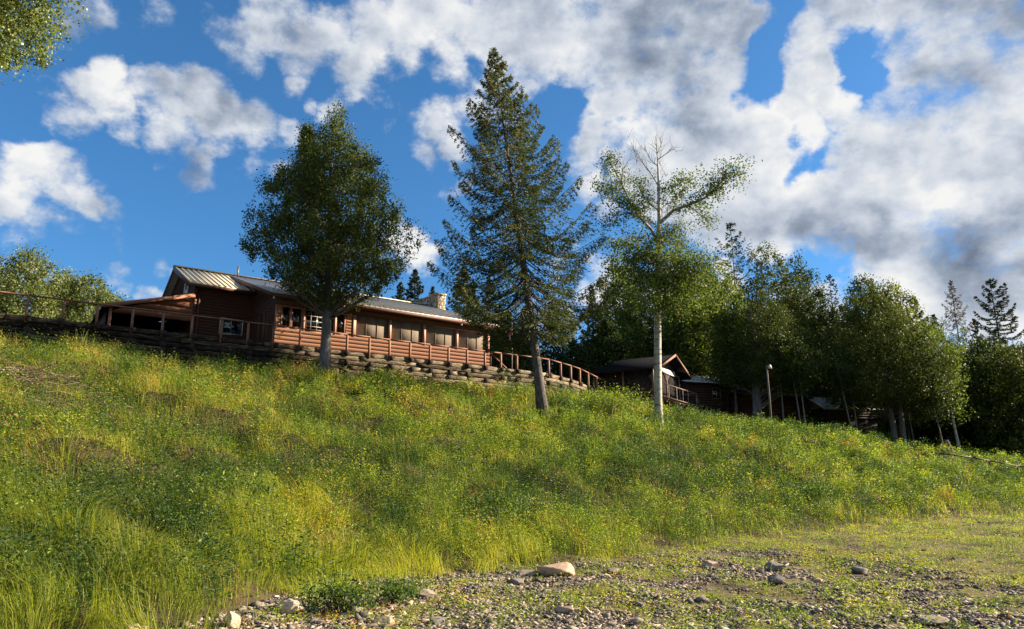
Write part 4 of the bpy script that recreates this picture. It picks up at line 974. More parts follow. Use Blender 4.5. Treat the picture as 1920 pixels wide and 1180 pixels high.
# ------------------------------------------------------------------ the three trees on the bank
b = tree_base(607, 34.6); H = top_height(b[1], b[2], 190)
leafy_tree('cedar_tree', 'broad dark green cedar with bare grey trunk standing before the lodge', 'tree', b, H,
  [(0.265,1.6),(0.31,3.0),(0.38,3.75),(0.45,3.85),(0.55,3.5),(0.65,2.95),(0.75,2.2),(0.84,1.25),(0.91,0.62),(0.96,0.3),(1.0,0.03)], M['leaf_cedar'], M['bark_cedar'], 11,
  r0=0.27, n_cl=1350, per=72, clr=0.33, lf=(0.12,0.062), lean=(-0.25,0.0), lobes=0.16, up=0.35, shell=0.6, limbs=110, trunk_top=0.93, trunks=[(-1.7,0.2,H*0.88,0.10),(0.3,0.4,H*0.72,0.12)], fork=0.30, off=(0.1,0), second=(-1.75,0.2,0.90,0.95))
b = tree_base(1020, 33.2); H = top_height(b[1], b[2], 78)
conifer('spruce_tree', 'tallest spruce in the middle with drooping branches and leaning trunk', 'tree', b, H, 3.75, M['leaf_spruce'], M['bark_spruce'], 21,
  r0=0.225, base=0.22, n_br=200, dens=215, lf=(0.14,0.042), lean=(-2.35,0.6), droop=0.5, tipup=0.35, irregular=0.17, dead=0.3, hang=0.5,
  prof=[(0.22,0.62),(0.30,0.92),(0.38,1.0),(0.50,0.86),(0.62,0.66),(0.74,0.46),(0.86,0.25),(0.95,0.10),(1.0,0.02)])

def aspen():
    D = 36.5; b = tree_base(1237, D); root = empty('aspen_tree', b); tag(root, 'white trunked aspen with bare forked top and one long leafy limb to the right', 'tree')
    rs = np.random.RandomState(33); o = Vector(b); Y0 = b[1]
    def P(px, py, dy=0.0):
        d = pix_dir(px, py); t = (Y0+dy)/d.y; p = d*t; return Vector((p.x, p.y, p.z+CAMZ)) - o
    mb = MB(); trunk = [(1237,812),(1234,760),(1233,700),(1233,640),(1233,580),(1233,520),(1235,460),(1236,410),(1235,350),(1234,310)]
    rad = [0.26,0.205,0.195,0.185,0.17,0.155,0.13,0.10,0.07,0.045]
    pts = [P(*p) for p in trunk]; pts[0] = pts[0]+Vector((0,0,-0.4)); mb.tube(pts, rad, 12, rough=0.03, rs=rs)
    mb.build('trunk', M['aspen'], root, smooth=True)
    limbs = [  # polylines in photo columns, with sideways depth, start radius, leafy from index
     ([(1235,462,0),(1222,432,.2),(1202,410,.5),(1185,385,.8),(1165,362,1.0),(1140,345,1.3)],0.095,2),
     ([(1202,410,.5),(1180,400,.2),(1155,404,-.3),(1135,420,-.6)],0.05,1),
     ([(1190,392,.6),(1170,385,.2),(1145,372,0),(1125,350,-.3)],0.045,1),
     ([(1185,385,.8),(1165,345,.6),(1150,315,.5),(1140,300,.4)],0.05,2),
     ([(1165,345,.6),(1168,318,.3),(1180,300,.1)],0.03,9),
     ([(1236,420,0),(1262,395,-.4),(1290,385,-.8),(1320,372,-1.1),(1345,350,-1.3),(1362,330,-1.4)],0.10,2),
     ([(1320,372,-1.1),(1350,352,-1.4),(1372,332,-1.6),(1382,328,-1.7)],0.045,1),
     ([(1290,385,-.8),(1310,400,-.9),(1325,410,-.9)],0.04,1),
     ([(1262,395,-.4),(1268,375,-.2),(1280,355,.1),(1300,335,.3)],0.04,1),
     ([(1235,395,0),(1215,380,.4),(1205,365,.6),(1195,345,.8)],0.045,1),
     ([(1235,365,0),(1255,352,.4),(1275,345,.7)],0.035,1),
     ([(1234,330,0),(1233,300,.1),(1231,275,.1),(1229,256,.1)],0.045,9),
     ([(1233,300,.1),(1250,288,0),(1262,275,0),(1268,285,0)],0.028,9),
     ([(1236,350,0),(1220,325,.3),(1205,305,.4),(1193,290,.4),(1190,282,.4)],0.04,9),
     ([(1233,312,0),(1220,300,.2),(1212,285,.2),(1207,278,.2)],0.028,9),
     ([(1232,290,.1),(1240,270,.1),(1238,258,.1)],0.02,9),
     ([(1235,440,0),(1250,452,.5),(1270,462,.9),(1290,455,1.2)],0.05,1),
     ([(1234,500,0),(1215,480,.6),(1190,465,1.0),(1170,455,1.2)],0.05,1),
     ([(1234,520,0),(1260,500,-.6),(1290,490,-1.0),(1320,500,-1.3)],0.05,1),
     ([(1233,560,0),(1205,540,.6),(1180,520,1.1)],0.05,1),
     ([(1233,565,0),(1265,545,.5),(1300,530,.9),(1335,525,1.2)],0.05,1),
     ([(1234,540,0),(1240,510,-.8),(1255,480,-1.3)],0.045,1),
     ([(1233,570,0),(1218,560,-.7),(1200,565,-1.2)],0.04,1),
     ([(1233,575,0),(1255,572,-.7),(1275,580,-1.2)],0.04,1),
    ]
    rb_ = np.random.RandomState(4)
    for i in range(20):
        y0 = rb_.uniform(395, 565); sgn = rb_.choice([-1, 1]); Lp = rb_.uniform(22, 62); dy_ = rb_.uniform(-1.2, 1.2)
        x0 = 1234
        limbs.append(([(x0, y0, 0), (x0+sgn*Lp*0.5, y0-Lp*rb_.uniform(0.15,0.45), dy_*0.5), (x0+sgn*Lp, y0-Lp*rb_.uniform(0.3,0.7), dy_)], 0.024, 1 if y0 > 455 and i % 4 else 9))
    for i in range(9):
        x0, y0 = [(1150,345),(1170,325),(1140,360),(1195,310),(1160,375),(1215,320),(1250,330),(1130,380),(1180,350)][i]
        limbs.append(([(x0, y0, 0.4), (x0-8+rb_.uniform(-6,6), y0-22, 0.3), (x0-14+rb_.uniform(-14,10), y0-rb_.uniform(38,58), 0.3)], 0.016, 9))
    lm = MB(); leaves = MB(); tw = MB()
    for pl, r, start in limbs:
        pts = [P(*p) for p in pl]; n = len(pts); lm.tube(pts, [r*(1-0.75*i/(n-1)) for i in range(n)], 6, cap=False)
        # twigs
        for i in range(n-1):
            for q in range(5):
                f = rs.rand(); a = pts[i].lerp(pts[i+1], f); d = Vector(rs.normal(size=3)); d.z = abs(d.z)*0.9; d.normalize()
                d = (d*0.7 + (pts[i+1]-pts[i]).normalized()*0.6).normalized(); L_ = rs.uniform(0.25, 0.75)
                c = a + d*L_*0.5 + Vector(rs.normal(size=3))*0.05; e = a + d*L_ + Vector((0,0,0.06))
                lm.tube([a, c, e], [0.012, 0.009, 0.005], 3, cap=False)
                if i+1 >= start:
                    k = rs.randint(16, 34); t = rs.rand(k)**0.7
                    C = np.array(a)[None]*(1-t)[:,None] + np.array(e)[None]*t[:,None] + rs.normal(size=(k,3))*0.17
                    leaf_quads(leaves, C, rs, 0.105*(0.7+0.6*rs.rand(k)), 0.085, 0.45+0.18*rs.normal(size=k)+0.1*rs.normal())
        if start < 9:
            for i in range(max(start, 1), n):
                for q in range(3):
                    c = np.array(pts[i]) + rs.normal(size=3)*0.38; k = rs.randint(40, 75)
                    C = c + rs.normal(size=(k,3))*np.array([0.27,0.27,0.2]); leaf_quads(leaves, C, rs, 0.105*(0.7+0.6*rs.rand(k)), 0.085, 0.5+0.17*rs.normal(size=k)+0.1*rs.normal())
    # denser leafy middle around the stem
    for (px, py, dy, rx, rz, k) in [(1235,545,-.5,1.2,.7,900),(1215,520,.6,1.1,.7,700),(1270,525,-.3,1.2,.7,900),(1300,515,.6,1.1,.6,700),(1200,490,.3,1.1,.5,500),(1185,470,1,1.0,.45,400),(1260,490,.4,1,.5,450),(1320,540,.2,.8,.5,400),(1245,575,-.8,.6,.3,260),(1285,572,-.6,.6,.3,220),(1315,505,-.6,1.0,.5,450),(1335,560,.5,.7,.5,260),(1165,500,.8,1.0,.6,380),(1150,455,.5,.7,.4,200)]:
        c = np.array(P(px, py, dy)); k = int(k*1.5); nc = k//25
        cc = c + rs.normal(size=(nc,3))*np.array([rx,rx,rz])*0.6
        idx = rs.randint(0, nc, k); C = cc[idx] + rs.normal(size=(k,3))*0.17; leaf_quads(leaves, C, rs, 0.11*(0.7+0.6*rs.rand(k)), 0.09, 0.48+0.2*rs.normal(size=k))
    lm.build('limb', M['aspen'], root, smooth=True); leaves.build('crown', M['leaf_aspen'], root)
aspen()

# poplar reaching in at the top left
bx = W(-262, 600, 22); zb = tz(bx.x, bx.y)
leafy_tree('poplar_tree', 'leafy poplar whose sunlit branches reach in at the top left corner', 'tree', (bx.x, bx.y, zb), 13.5,
  [(0.35,1.3),(0.43,1.5),(0.55,1.6),(0.64,1.4),(0.74,2.7),(0.83,4.1),(0.92,3.6),(1.0,1.2)], M['leaf_poplar'], M['bark_grey'], 41, r0=0.25, n_cl=1700, per=60, clr=0.34, lf=(0.09,0.075), lobes=0.22, shell=0.5, limbs=80)

# bushes behind the railing at the left
for (px, D, top, hw, sd, lb) in [(22,43,468,2.3,51,'pale green round tree behind the railing at the left edge'),(-55,45,480,2.3,57,'pale green tree cut off by the left edge behind the railing'),(92,47,512,1.3,52,'slim shaded tree between the two pale round trees behind the railing'),(142,46,514,2.0,53,'bushy tree with pale tips behind the railing left of the lean-to'),(185,48,548,1.5,54,'small low bush beside the lodge lean-to')]:
    u = (px-960)/F; x = u*D; y = (D - (8.1-CAMZ)*sP)/cP; H = top_height(y, 8.1, top)
    leafy_tree('round_tree', lb, 'tree', (x, y, tz(x,y)), H, [(0.05,hw*0.8),(0.3,hw),(0.6,hw*0.95),(0.85,hw*0.6),(1,0.2)], M['leaf_bush'], M['bark_grey'], sd, r0=0.10, n_cl=520, per=50, clr=0.36, lf=(0.13,0.09), lobes=0.25, limbs=30)

# ------------------------------------------------------------------ trees behind the lodge and along the wood
B_ = [ # kind, px, D, top py, half width m, leaf, label, crown start
 ('c',772,66,506,2.3,'needle_dark','dark conifer rising behind the lodge roof left of the chimney',0.15),
 ('c',744,70,530,2.0,'needle_dark','lower dark conifer behind the lodge roof, left of its taller neighbour',0.15),
 ('c',805,70,538,1.8,'needle_dark','small dark conifer just left of the stone chimney',0.15),
 ('c',868,62,500,2.7,'leaf_spruce','shaggy dark conifer right of the stone chimney',0.12),
 ('c',915,66,520,2.5,'needle_dark','dark conifer behind the right end of the lodge',0.10),
 ('l',945,60,585,2.3,'leaf_dark','dark leafy tree behind the flagpole',0.1),
 ('c',985,64,575,2.2,'needle_dark','dark conifer behind the leaning spruce trunk',0.1),
 ('c',1040,66,560,2.2,'leaf_spruce','conifer behind the railing bend',0.15),
 ('c',1118,64,535,2.1,'leaf_spruce','green conifer behind the railing, left of the pavilion',0.12),
 ('l',1085,62,640,2.0,'leaf_dark','low bushy tree above the curved end of the railing',0.05),
 ('l',1145,58,600,2.0,'leaf_dark','bushy tree next to the left end of the pavilion roof',0.05),
 ('l',1172,62,480,2.3,'leaf_aspen','light green aspen behind the left limb of the white trunked aspen',0.3),
 ('l',1215,66,540,3.3,'leaf_dark','dark broad tree directly behind the pavilion roof',0.08),
 ('l',1305,60,515,2.2,'leaf_aspen','light green leafy tree right of the white aspen trunk',0.32),
 ('l',1285,68,545,3.4,'leaf_dark','dark broad tree behind the pavilion gable',0.08),
 ('l',1345,62,510,1.8,'leaf_aspen','slim light green tree between the pavilion and the spindly conifer',0.3),
 ('s',1402,62,418,1.9,'needle_dark','thin spindly conifer with open bluish top',0.45),
 ('l',1385,57,520,1.7,'leaf_aspen','bright green sapling crown below the spindly conifer',0.35),
 ('l',1468,66,466,3.6,'leaf_olive','tall rounded tree behind the thick trunk cedar',0.15),
 ('l',1525,70,482,3.0,'leaf_dark','dark rounded tree next to a gap of blue sky',0.15),
 ('l',1350,66,590,3.2,'leaf_dark','dark bushy tree above the log cabin roof',0.05),
 ('l',1562,66,545,2.2,'leaf_dark','dark tree between the two big cedars',0.1),
 ('s',1592,72,515,1.5,'needle_dark','thin pale topped conifer left of the twin trunk cedar',0.3),
 ('l',1655,64,520,3.0,'leaf_olive','rounded cedar crown forming the left peak of the big clump',0.15),
 ('l',1712,64,528,2.6,'leaf_bush','pale green leafy tree behind the right of the twin trunk cedar',0.25),
 ('c',1755,70,555,2.4,'needle_dark','dark pointed conifer right of the twin trunk cedar',0.08),
 ('c',1790,74,590,2.4,'needle_dark','lower dark conifer before the dead spruce',0.08),
 ('d',1834,78,526,2.9,'needle_dead','dead grey brown spruce standing against the clouds at the right',0.12),
 ('p',1912,76,526,2.8,'needle_dark','tall dark pine at the right edge of the picture',0.15),
 ('l',1868,64,640,3.6,'leaf_dark','dark leafy tree at the edge of the wood on the right',0.05),
 ('l',1935,60,650,3.8,'leaf_olive','olive leafy tree cut off by the right edge',0.05),
 ('c',1870,84,600,2.6,'needle_dark','far dark conifer between the dead spruce and the pine',0.08),
]
rsk = np.random.RandomState(3)
for i, (k, px, D, top, hw, lf_, lb, st_) in enumerate(B_):
    b = tree_base(px, D); H = top_height(b[1], b[2], top)
    if k == 'l':
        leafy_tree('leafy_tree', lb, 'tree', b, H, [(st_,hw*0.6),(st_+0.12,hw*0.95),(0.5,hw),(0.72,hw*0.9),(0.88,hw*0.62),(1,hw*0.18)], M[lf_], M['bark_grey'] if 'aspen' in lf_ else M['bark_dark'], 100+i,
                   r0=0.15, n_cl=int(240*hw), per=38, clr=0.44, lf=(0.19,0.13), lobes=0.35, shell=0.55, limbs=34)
    elif k == 's':
        conifer('conifer_tree', lb, 'tree', b, H, hw, M[lf_], M['bark_dark'], 100+i, r0=0.14, base=st_, n_br=80, dens=46, lf=(0.20,0.085), droop=-0.2, tipup=0.3, irregular=0.45, hang=0.2, prof=[(st_,0.9),(0.75,0.95),(0.9,0.45),(1,0.1)])
    elif k == 'd':
        conifer('dead_spruce_tree', lb, 'tree', b, H, hw, M[lf_], M['bark_dark'], 100+i, r0=0.2, base=st_, n_br=150, dens=60, lf=(0.26,0.05), droop=0.35, irregular=0.3, hang=0.6)
    elif k == 'p':
        conifer('pine_tree', lb, 'tree', b, H, hw, M[lf_], M['bark_dark'], 100+i, r0=0.25, base=st_, n_br=90, dens=120, lf=(0.26,0.08), droop=0.2, tipup=0.35, irregular=0.35, hang=0.1, prof=[(st_,0.9),(0.4,1),(0.75,0.7),(0.93,0.35),(1,0.1)])
    else:
        conifer('conifer_tree', lb, 'tree', b, H, hw*1.15, M[lf_], M['bark_dark'], 100+i, r0=0.2, base=st_, n_br=130, dens=95, lf=(0.24,0.085), droop=0.3, irregular=0.3, hang=0.35)

# cedars nearer the crest
b = tree_base(1424, 55); H = top_height(b[1], b[2], 545)
leafy_tree('cedar_tree', 'dense cedar with a thick pale trunk right of the log cabin window', 'tree', b, H, [(0.36,1.6),(0.41,3.1),(0.48,4.2),(0.60,3.8),(0.75,2.9),(0.9,1.4),(1,0.2)], M['leaf_olive'], M['bark_cedar'], 201, r0=0.44, n_cl=1000, per=46, clr=0.40, lf=(0.14,0.085), lobes=0.18, shell=0.5, limbs=50, off=(1.4,1.0), lean=(0.1,0), droop=0.15, up=0.1)
b = tree_base(1688, 56); H = top_height(b[1], b[2], 540)
leafy_tree('cedar_tree', 'big dense round cedar on twin pale trunks above the pipe railing', 'tree', b, H, [(0.33,2.0),(0.38,3.9),(0.47,4.7),(0.60,4.4),(0.77,3.3),(0.9,1.9),(1,0.4)], M['leaf_olive'], M['bark_cedar'], 202, r0=0.30, n_cl=1350, per=46, clr=0.42, lf=(0.15,0.09), lobes=0.18, shell=0.5, limbs=60, off=(-0.3,0.0), lean=(-0.9,0), trunks=[(0.35,-0.3,H*0.6,0.24)], droop=0.15, up=0.1)
# thin trunks under the trees, each a slim tree
for i, (px, D, top, lean, lb) in enumerate([(1473,54,600,0.0,'slim grey trunked tree before the log cabin wall'),(1507,53,640,-0.5,'leaning slim tree, left one of a close pair'),(1514,53,640,-0.2,'slim tree, right one of a close pair'),
        (1606,54,640,-0.9,'slim tree leaning left in front of the low cabin'),(1615,55,640,-0.3,'dark slim tree beside the left leaning one'),(1722,57,680,-0.6,'thin pale stem leaning left right of the twin trunk cedar'),
        (1776,54,700,-0.6,'thin grey stem left of the birch at the wood edge')]):
    b = tree_base(px, D); H = top_height(b[1], b[2], top)
    leafy_tree('young_tree', lb, 'tree', b, H, [(0.5,0.7),(0.7,1.3),(0.9,0.9),(1,0.3)], M['leaf_dark'], M['bark_grey'], 300+i, r0=0.085, n_cl=90, per=26, clr=0.4, lf=(0.17,0.10), limbs=12, lean=(lean,0))
b = tree_base(1806, 55); H = top_height(b[1], b[2], 600)
leafy_tree('birch_tree', 'birch with white lower trunk and loose light green crown at the wood edge', 'tree', b, H, [(0.30,1.0),(0.5,1.7),(0.65,1.2),(0.80,2.0),(0.93,1.3),(1,0.3)], M['leaf_aspen'], M['aspen'], 320, r0=0.13, n_cl=230, per=30, clr=0.42, lf=(0.15,0.10), limbs=40, lean=(-0.9,0), lobes=0.5)
# deeper wood: one mesh kind copied
protos = []
for j in range(3):
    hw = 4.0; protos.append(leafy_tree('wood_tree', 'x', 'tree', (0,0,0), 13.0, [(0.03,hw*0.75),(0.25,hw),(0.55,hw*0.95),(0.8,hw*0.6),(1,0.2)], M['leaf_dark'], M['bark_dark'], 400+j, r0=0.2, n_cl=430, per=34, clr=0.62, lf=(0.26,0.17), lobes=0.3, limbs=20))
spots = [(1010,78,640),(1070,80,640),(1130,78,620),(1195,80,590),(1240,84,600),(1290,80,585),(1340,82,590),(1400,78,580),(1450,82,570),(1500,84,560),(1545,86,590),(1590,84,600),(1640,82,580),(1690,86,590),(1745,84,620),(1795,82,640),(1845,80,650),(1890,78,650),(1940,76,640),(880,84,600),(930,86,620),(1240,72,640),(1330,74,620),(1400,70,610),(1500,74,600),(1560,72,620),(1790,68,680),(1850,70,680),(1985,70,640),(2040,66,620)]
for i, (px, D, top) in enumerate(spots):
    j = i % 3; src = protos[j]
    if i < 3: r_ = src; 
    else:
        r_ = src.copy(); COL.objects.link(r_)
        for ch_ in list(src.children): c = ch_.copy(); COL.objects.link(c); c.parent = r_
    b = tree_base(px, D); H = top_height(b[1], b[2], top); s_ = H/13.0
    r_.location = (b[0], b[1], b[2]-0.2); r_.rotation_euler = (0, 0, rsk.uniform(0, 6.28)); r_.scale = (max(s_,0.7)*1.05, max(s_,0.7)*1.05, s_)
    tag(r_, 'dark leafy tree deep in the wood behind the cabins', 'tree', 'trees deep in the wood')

# ------------------------------------------------------------------ ground vegetation
rsg = np.random.RandomState(99)
def cam_depth(x, y, z): return y*cP + (z-CAMZ)*sP
def clear_(x, y):
    # mown strip along the pipe railing
    d = np.full(len(x), 99.0)
    for a, b in zip(RAILP[:-1], RAILP[1:]):
        ab = b-a; t = np.clip(((x-a[0])*ab[0]+(y-a[1])*ab[1])/(ab@ab), 0, 1); d = np.minimum(d, np.hypot(x-a[0]-t*ab[0], y-a[1]-t*ab[1]))
    return np.exp(-(d/1.9)**2)
def scatter(n, s0, s1, n0, n1, rs):
    s = rs.uniform(s0, s1, n); q = rs.uniform(n0, n1, n); x, y = xy(s, q); z = terr(x, y)
    D = cam_depth(x, y, z); u = x/np.maximum(D, .1)*F+960; v = 590 - F*((z-CAMZ)*cP - y*sP)/np.maximum(D, .1)
    ok = (D > 4) & (u > -180) & (u < 2100) & (v < 1330)
    return s[ok], q[ok], x[ok], y[ok], z[ok], D[ok], u[ok], v[ok]
def gauss(u, v, cx, cy, rx, ry): return np.exp(-(((u-cx)/rx)**2 + ((v-cy)/ry)**2))
def patch(s, n, cs, cn, rs_, rn): return np.exp(-(((s-cs)/rs_)**2 + ((n-cn)/rn)**2))
def pxsn(px, py):
    d = pix_dir(px, py); t = 5.0
    while t < 90:
        p = d*t
        if p.z+CAMZ < float(terr(np.array([p.x]), np.array([p.y]), False)[0])+0.3: break
        t += 0.1
    return sn(p.x, p.y)
# colour character of the bank: tint 0 deep green .. .5 fresh .. .68 yellow green .. .85 straw .. 1 brown
BROWN = [(30,710,2.2,1.3,.50),(190,690,1.6,1.0,.2),(330,745,2.0,1.2,.18),(430,690,2.5,.9,.25),(700,760,1.5,1.0,.2),(900,795,2.6,1.5,.42),(1000,805,1.8,1.0,.3),(820,790,1.5,1,.3),(360,930,.9,.7,.25),(560,960,.8,.8,.28),(1180,790,1.3,1,.3),(1540,905,1.8,1,.35),(980,760,1.6,1.0,.2),(1650,850,3,1,.4),(500,790,1.5,1,.18),(1300,880,1.4,1,.2),(200,900,.9,.7,.18)]
GREEN = [(430,910,1.1,.8,-.32),(330,960,1.0,.8,-.30),(950,910,2.2,1.2,-.28),(1060,930,2.0,1.0,-.25),(1180,900,2,1.2,-.15),(700,870,1.8,1.2,-.18),(1420,885,1.2,.7,-.28),(1510,915,1.2,.8,-.28),(1620,930,1.5,.8,-.2),(640,1095,.6,.5,-.32),(740,1090,.5,.4,-.3),(250,960,.9,.6,-.2),(120,1030,1,1,-.25),(350,690,1.2,.8,-.2),(40,880,1.2,.9,-.15)]
YEL = [(560,1010,1.4,1.0,.14),(430,1060,1.2,.9,.10),(700,1040,1.6,1.0,.14),(950,1000,2.0,1.2,.13),(1130,990,2.5,1.2,.13),(1300,1000,3,1.4,.08),(1500,840,3.5,1.6,.13),(1650,900,3.5,1.6,.14),(1800,930,4,1.5,.15),(1100,800,2.2,1.5,.10),(860,730,2.5,1.0,.03),(250,1090,1,1,.08),(90,760,1.8,1.2,.1),(1350,830,3,1.5,.08)]
PATCHES = [(*pxsn(a, b), c, d, w) for (a, b, c, d, w) in BROWN+GREEN+YEL]
def character(s, n):
    t = 0.42 + (fbm(s*0.22+5, n*0.22+2, 3)-0.5)*0.30 + (fbm(s*0.9+50, n*0.9, 3)-0.5)*0.95 + (fbm(s*2.6+50, n*2.6, 2)-0.5)*0.62
    t = t + 0.19*np.clip((n-20)/6, 0, 1)*np.clip((19-s)/8, 0, 1) - 0.09*np.exp(-((n-19.5)/4.0)**2)*np.exp(-((s-15)/13)**2) + 0.07*np.clip((s-34)/10, 0, 1)
    for (cs, cn, rs_, rn, w) in PATCHES: t = t + (w*0.8 if w > 0.16 else w)*patch(s, n, cs, cn, rs_, rn)
    return np.minimum(t, 0.86)
def bank_mask(s, n):
    nf = np.interp(s, *_nf); return np.clip((n-nf+0.1)/0.9 + (fbm(s*1.1+9, n*1.1, 3)-0.5)*1.6, 0, 1)
def behind_wall(s, n): return (n > nwall(s)-0.25) & (s < 34.2)
def blades(name, N_, s0, s1, n0, n1, hrange, wid, rs, mat, label, keep, lean=(-0.35,-0.1), tintf=None, seg3=True, stiff=0.5, hmod=None, cat='grass', splay=0.9, tsc=1.5):
    s, q, x, y, z, D, u, v = scatter(N_, s0, s1, n0, n1, rs)
    k = keep(s, q, D, rs.rand(len(s)), u, v) & ~behind_wall(s, q)
    s, q, x, y, z, D = [a[k] for a in (s, q, x, y, z, D)]
    n = len(s); h = rs.uniform(*hrange, n)*(hmod(s, q) if hmod else 1)*(1-0.75*clear_(x, y))
    w = np.maximum(wid, D*0.00052)*(0.7+0.6*rs.rand(n))
    th = rs.rand(n)*6.283; e_ = 0.15
    tus = lambda a, b: fbm(a*tsc+21, b*tsc+4, 2)
    gs = -(tus(s+e_, q)-tus(s-e_, q))/(2*e_)/tsc*2.6; gq = -(tus(s, q+e_)-tus(s, q-e_))/(2*e_)/tsc*2.6
    gx = gs*E[0]+gq*NN[0]; gy = gs*E[1]+gq*NN[1]
    ld = np.stack([np.cos(th)*0.45+lean[0]*1.5+gx*splay, np.sin(th)*0.45+lean[1]*1.5+gy*splay], 1)*(0.35+0.75*rs.rand(n))[:, None]
    h = h*(1-splay*0.55+splay*1.1*np.clip((tus(s, q)-0.28)*2.2, 0, 1))
    th2 = rs.rand(n)*6.283; sd = np.stack([np.cos(th2), np.sin(th2)*0.6, np.zeros(n)], 1)
    base = np.stack([x, y, z-0.04], 1)
    P1 = base + np.stack([ld[:,0]*h*0.22, ld[:,1]*h*0.22, h*0.52], 1)
    P2 = base + np.stack([ld[:,0]*h*0.85, ld[:,1]*h*0.85, h*(0.95-0.25*np.hypot(ld[:,0], ld[:,1]))], 1)
    W_ = w[:, None]
    V = np.stack([base-sd*W_*0.5, base+sd*W_*0.5, P1+sd*W_*0.42, P1-sd*W_*0.42, P2], 1).reshape(-1, 3)
    i5 = np.arange(n)*5
    Q = np.stack([i5, i5+1, i5+2, i5+3], 1); T = np.stack([i5+3, i5+2, i5+4], 1)
    t = tintf(s, q, rs) if tintf else character(s, q)+rs.normal(size=n)*0.13+np.where(rs.rand(n) < 0.14+0.34*np.clip((q-21)/6, 0, 1)*np.clip((21-s)/7, 0, 1), 0.30, 0)
    o = MB().add(V, Q, T, tint=np.repeat(np.clip(t, 0, 1), 5)).build(name, mat); tag(o, label, cat, kind='stuff'); return o
def gapf(s, n): return np.clip((fbm(s*1.5+90, n*1.9, 3)-0.34)*6, 0.42, 1)
def hm(s, n): return (0.45+0.55*gapf(s, n))*(0.35 + 1.25*fbm(s*0.55+3, n*0.55+8, 3) + 0.25*np.clip((n-24)/10, 0, 1)*np.clip((24-s)/14,0,1))
dens_k = lambda D, r, near: r < np.clip((near/D)**1.35, 0, 1)
blades('bank_grass', 1900000, -22, 82, 9, 37, (0.28,0.62), 0.009, rsg, M['grass'], 'long mixed green and straw grass covering the river bank',
       lambda s, n, D, r, u, v: dens_k(D, r, 14)&(rsg.rand(len(s)) < bank_mask(s, n)*gapf(s, n))&(rsg.rand(len(s)) < 0.66-0.30*np.clip((s-6)/10,0,1)), hmod=hm)
blades('thatch', 700000, -22, 60, 9.5, 35, (0.07,0.20), 0.009, rsg, M['grass'], 'flattened dry brown thatch under the living grass of the bank',
       lambda s, n, D, r, u, v: dens_k(D, r, 14)&(rsg.rand(len(s)) < bank_mask(s, n-0.3)*0.60), tintf=lambda s, n, rs: 0.90+rs.normal(size=len(s))*0.08-0.45*(rs.rand(len(s)) < 0.72), splay=0.2)
# tall seed stalks near the wall
blades('seed_grass', 60000, -20, 34, 28, 34.3, (0.6,0.95), 0.010, rsg, M['grass'], 'tall pale seed stalks of grass at the foot of the timber wall',
       lambda s, n, D, r, u, v: (fbm(s*0.6+20, n*0.6, 3) > 0.5)&(r < 0.35), tintf=lambda s, n, rs: 0.78+rs.normal(size=len(s))*0.10)
# fresh tall grass, foot of the bank at left
blades('fresh_grass', 120000, -14, 12, 9.3, 17, (0.30,0.68), 0.008, rsg, M['grass'], 'fresh bright green grass tufts at the foot of the bank on the left',
       lambda s, n, D, r, u, v: (fbm(s*1.0+33, n*1.0, 3) > 0.44)&(rsg.rand(len(s)) < bank_mask(s, n+0.5))&(n < 12.5+3.5*fbm(s*0.5, s*0+3, 2)+1.5), tintf=lambda s, n, rs: 0.42+0.16*fbm(s*0.7,n*0.7,3)+rs.normal(size=len(s))*0.09+0.12*np.clip((s-1)/6,0,1))
# short turf over the bar, patchy
def turfmask(s, n):
    nf = np.interp(s, *_nf); base = fbm(s*0.45+12, n*0.75+77, 4); far = np.clip((s-8)/14, 0, 1)
    g = np.clip((base-0.58+0.14*far)*9, 0, 1)
    edge = np.clip(1-(nf-n)/2.2, 0, 1)*np.clip((s-8)/6, 0, 1)
    return np.clip(np.maximum(g*(0.30+0.70*far), edge), 0.03, 1)
blades('bar_turf', 750000, -8, 80, -4, 15.5, (0.035,0.13), 0.007, rsg, M['grass'], 'short yellow green turf growing in patches over the stony bar',
       lambda s, n, D, r, u, v: dens_k(D, r, 16)&(rsg.rand(len(s)) < turfmask(s, n))&(n < np.interp(s, *_nf)+0.5), tintf=lambda s, n, rs: 0.57+0.40*(fbm(s*0.7+8,n*0.7,3)-0.5)+rs.normal(size=len(s))*0.10, lean=(-0.1,0), splay=0.3)

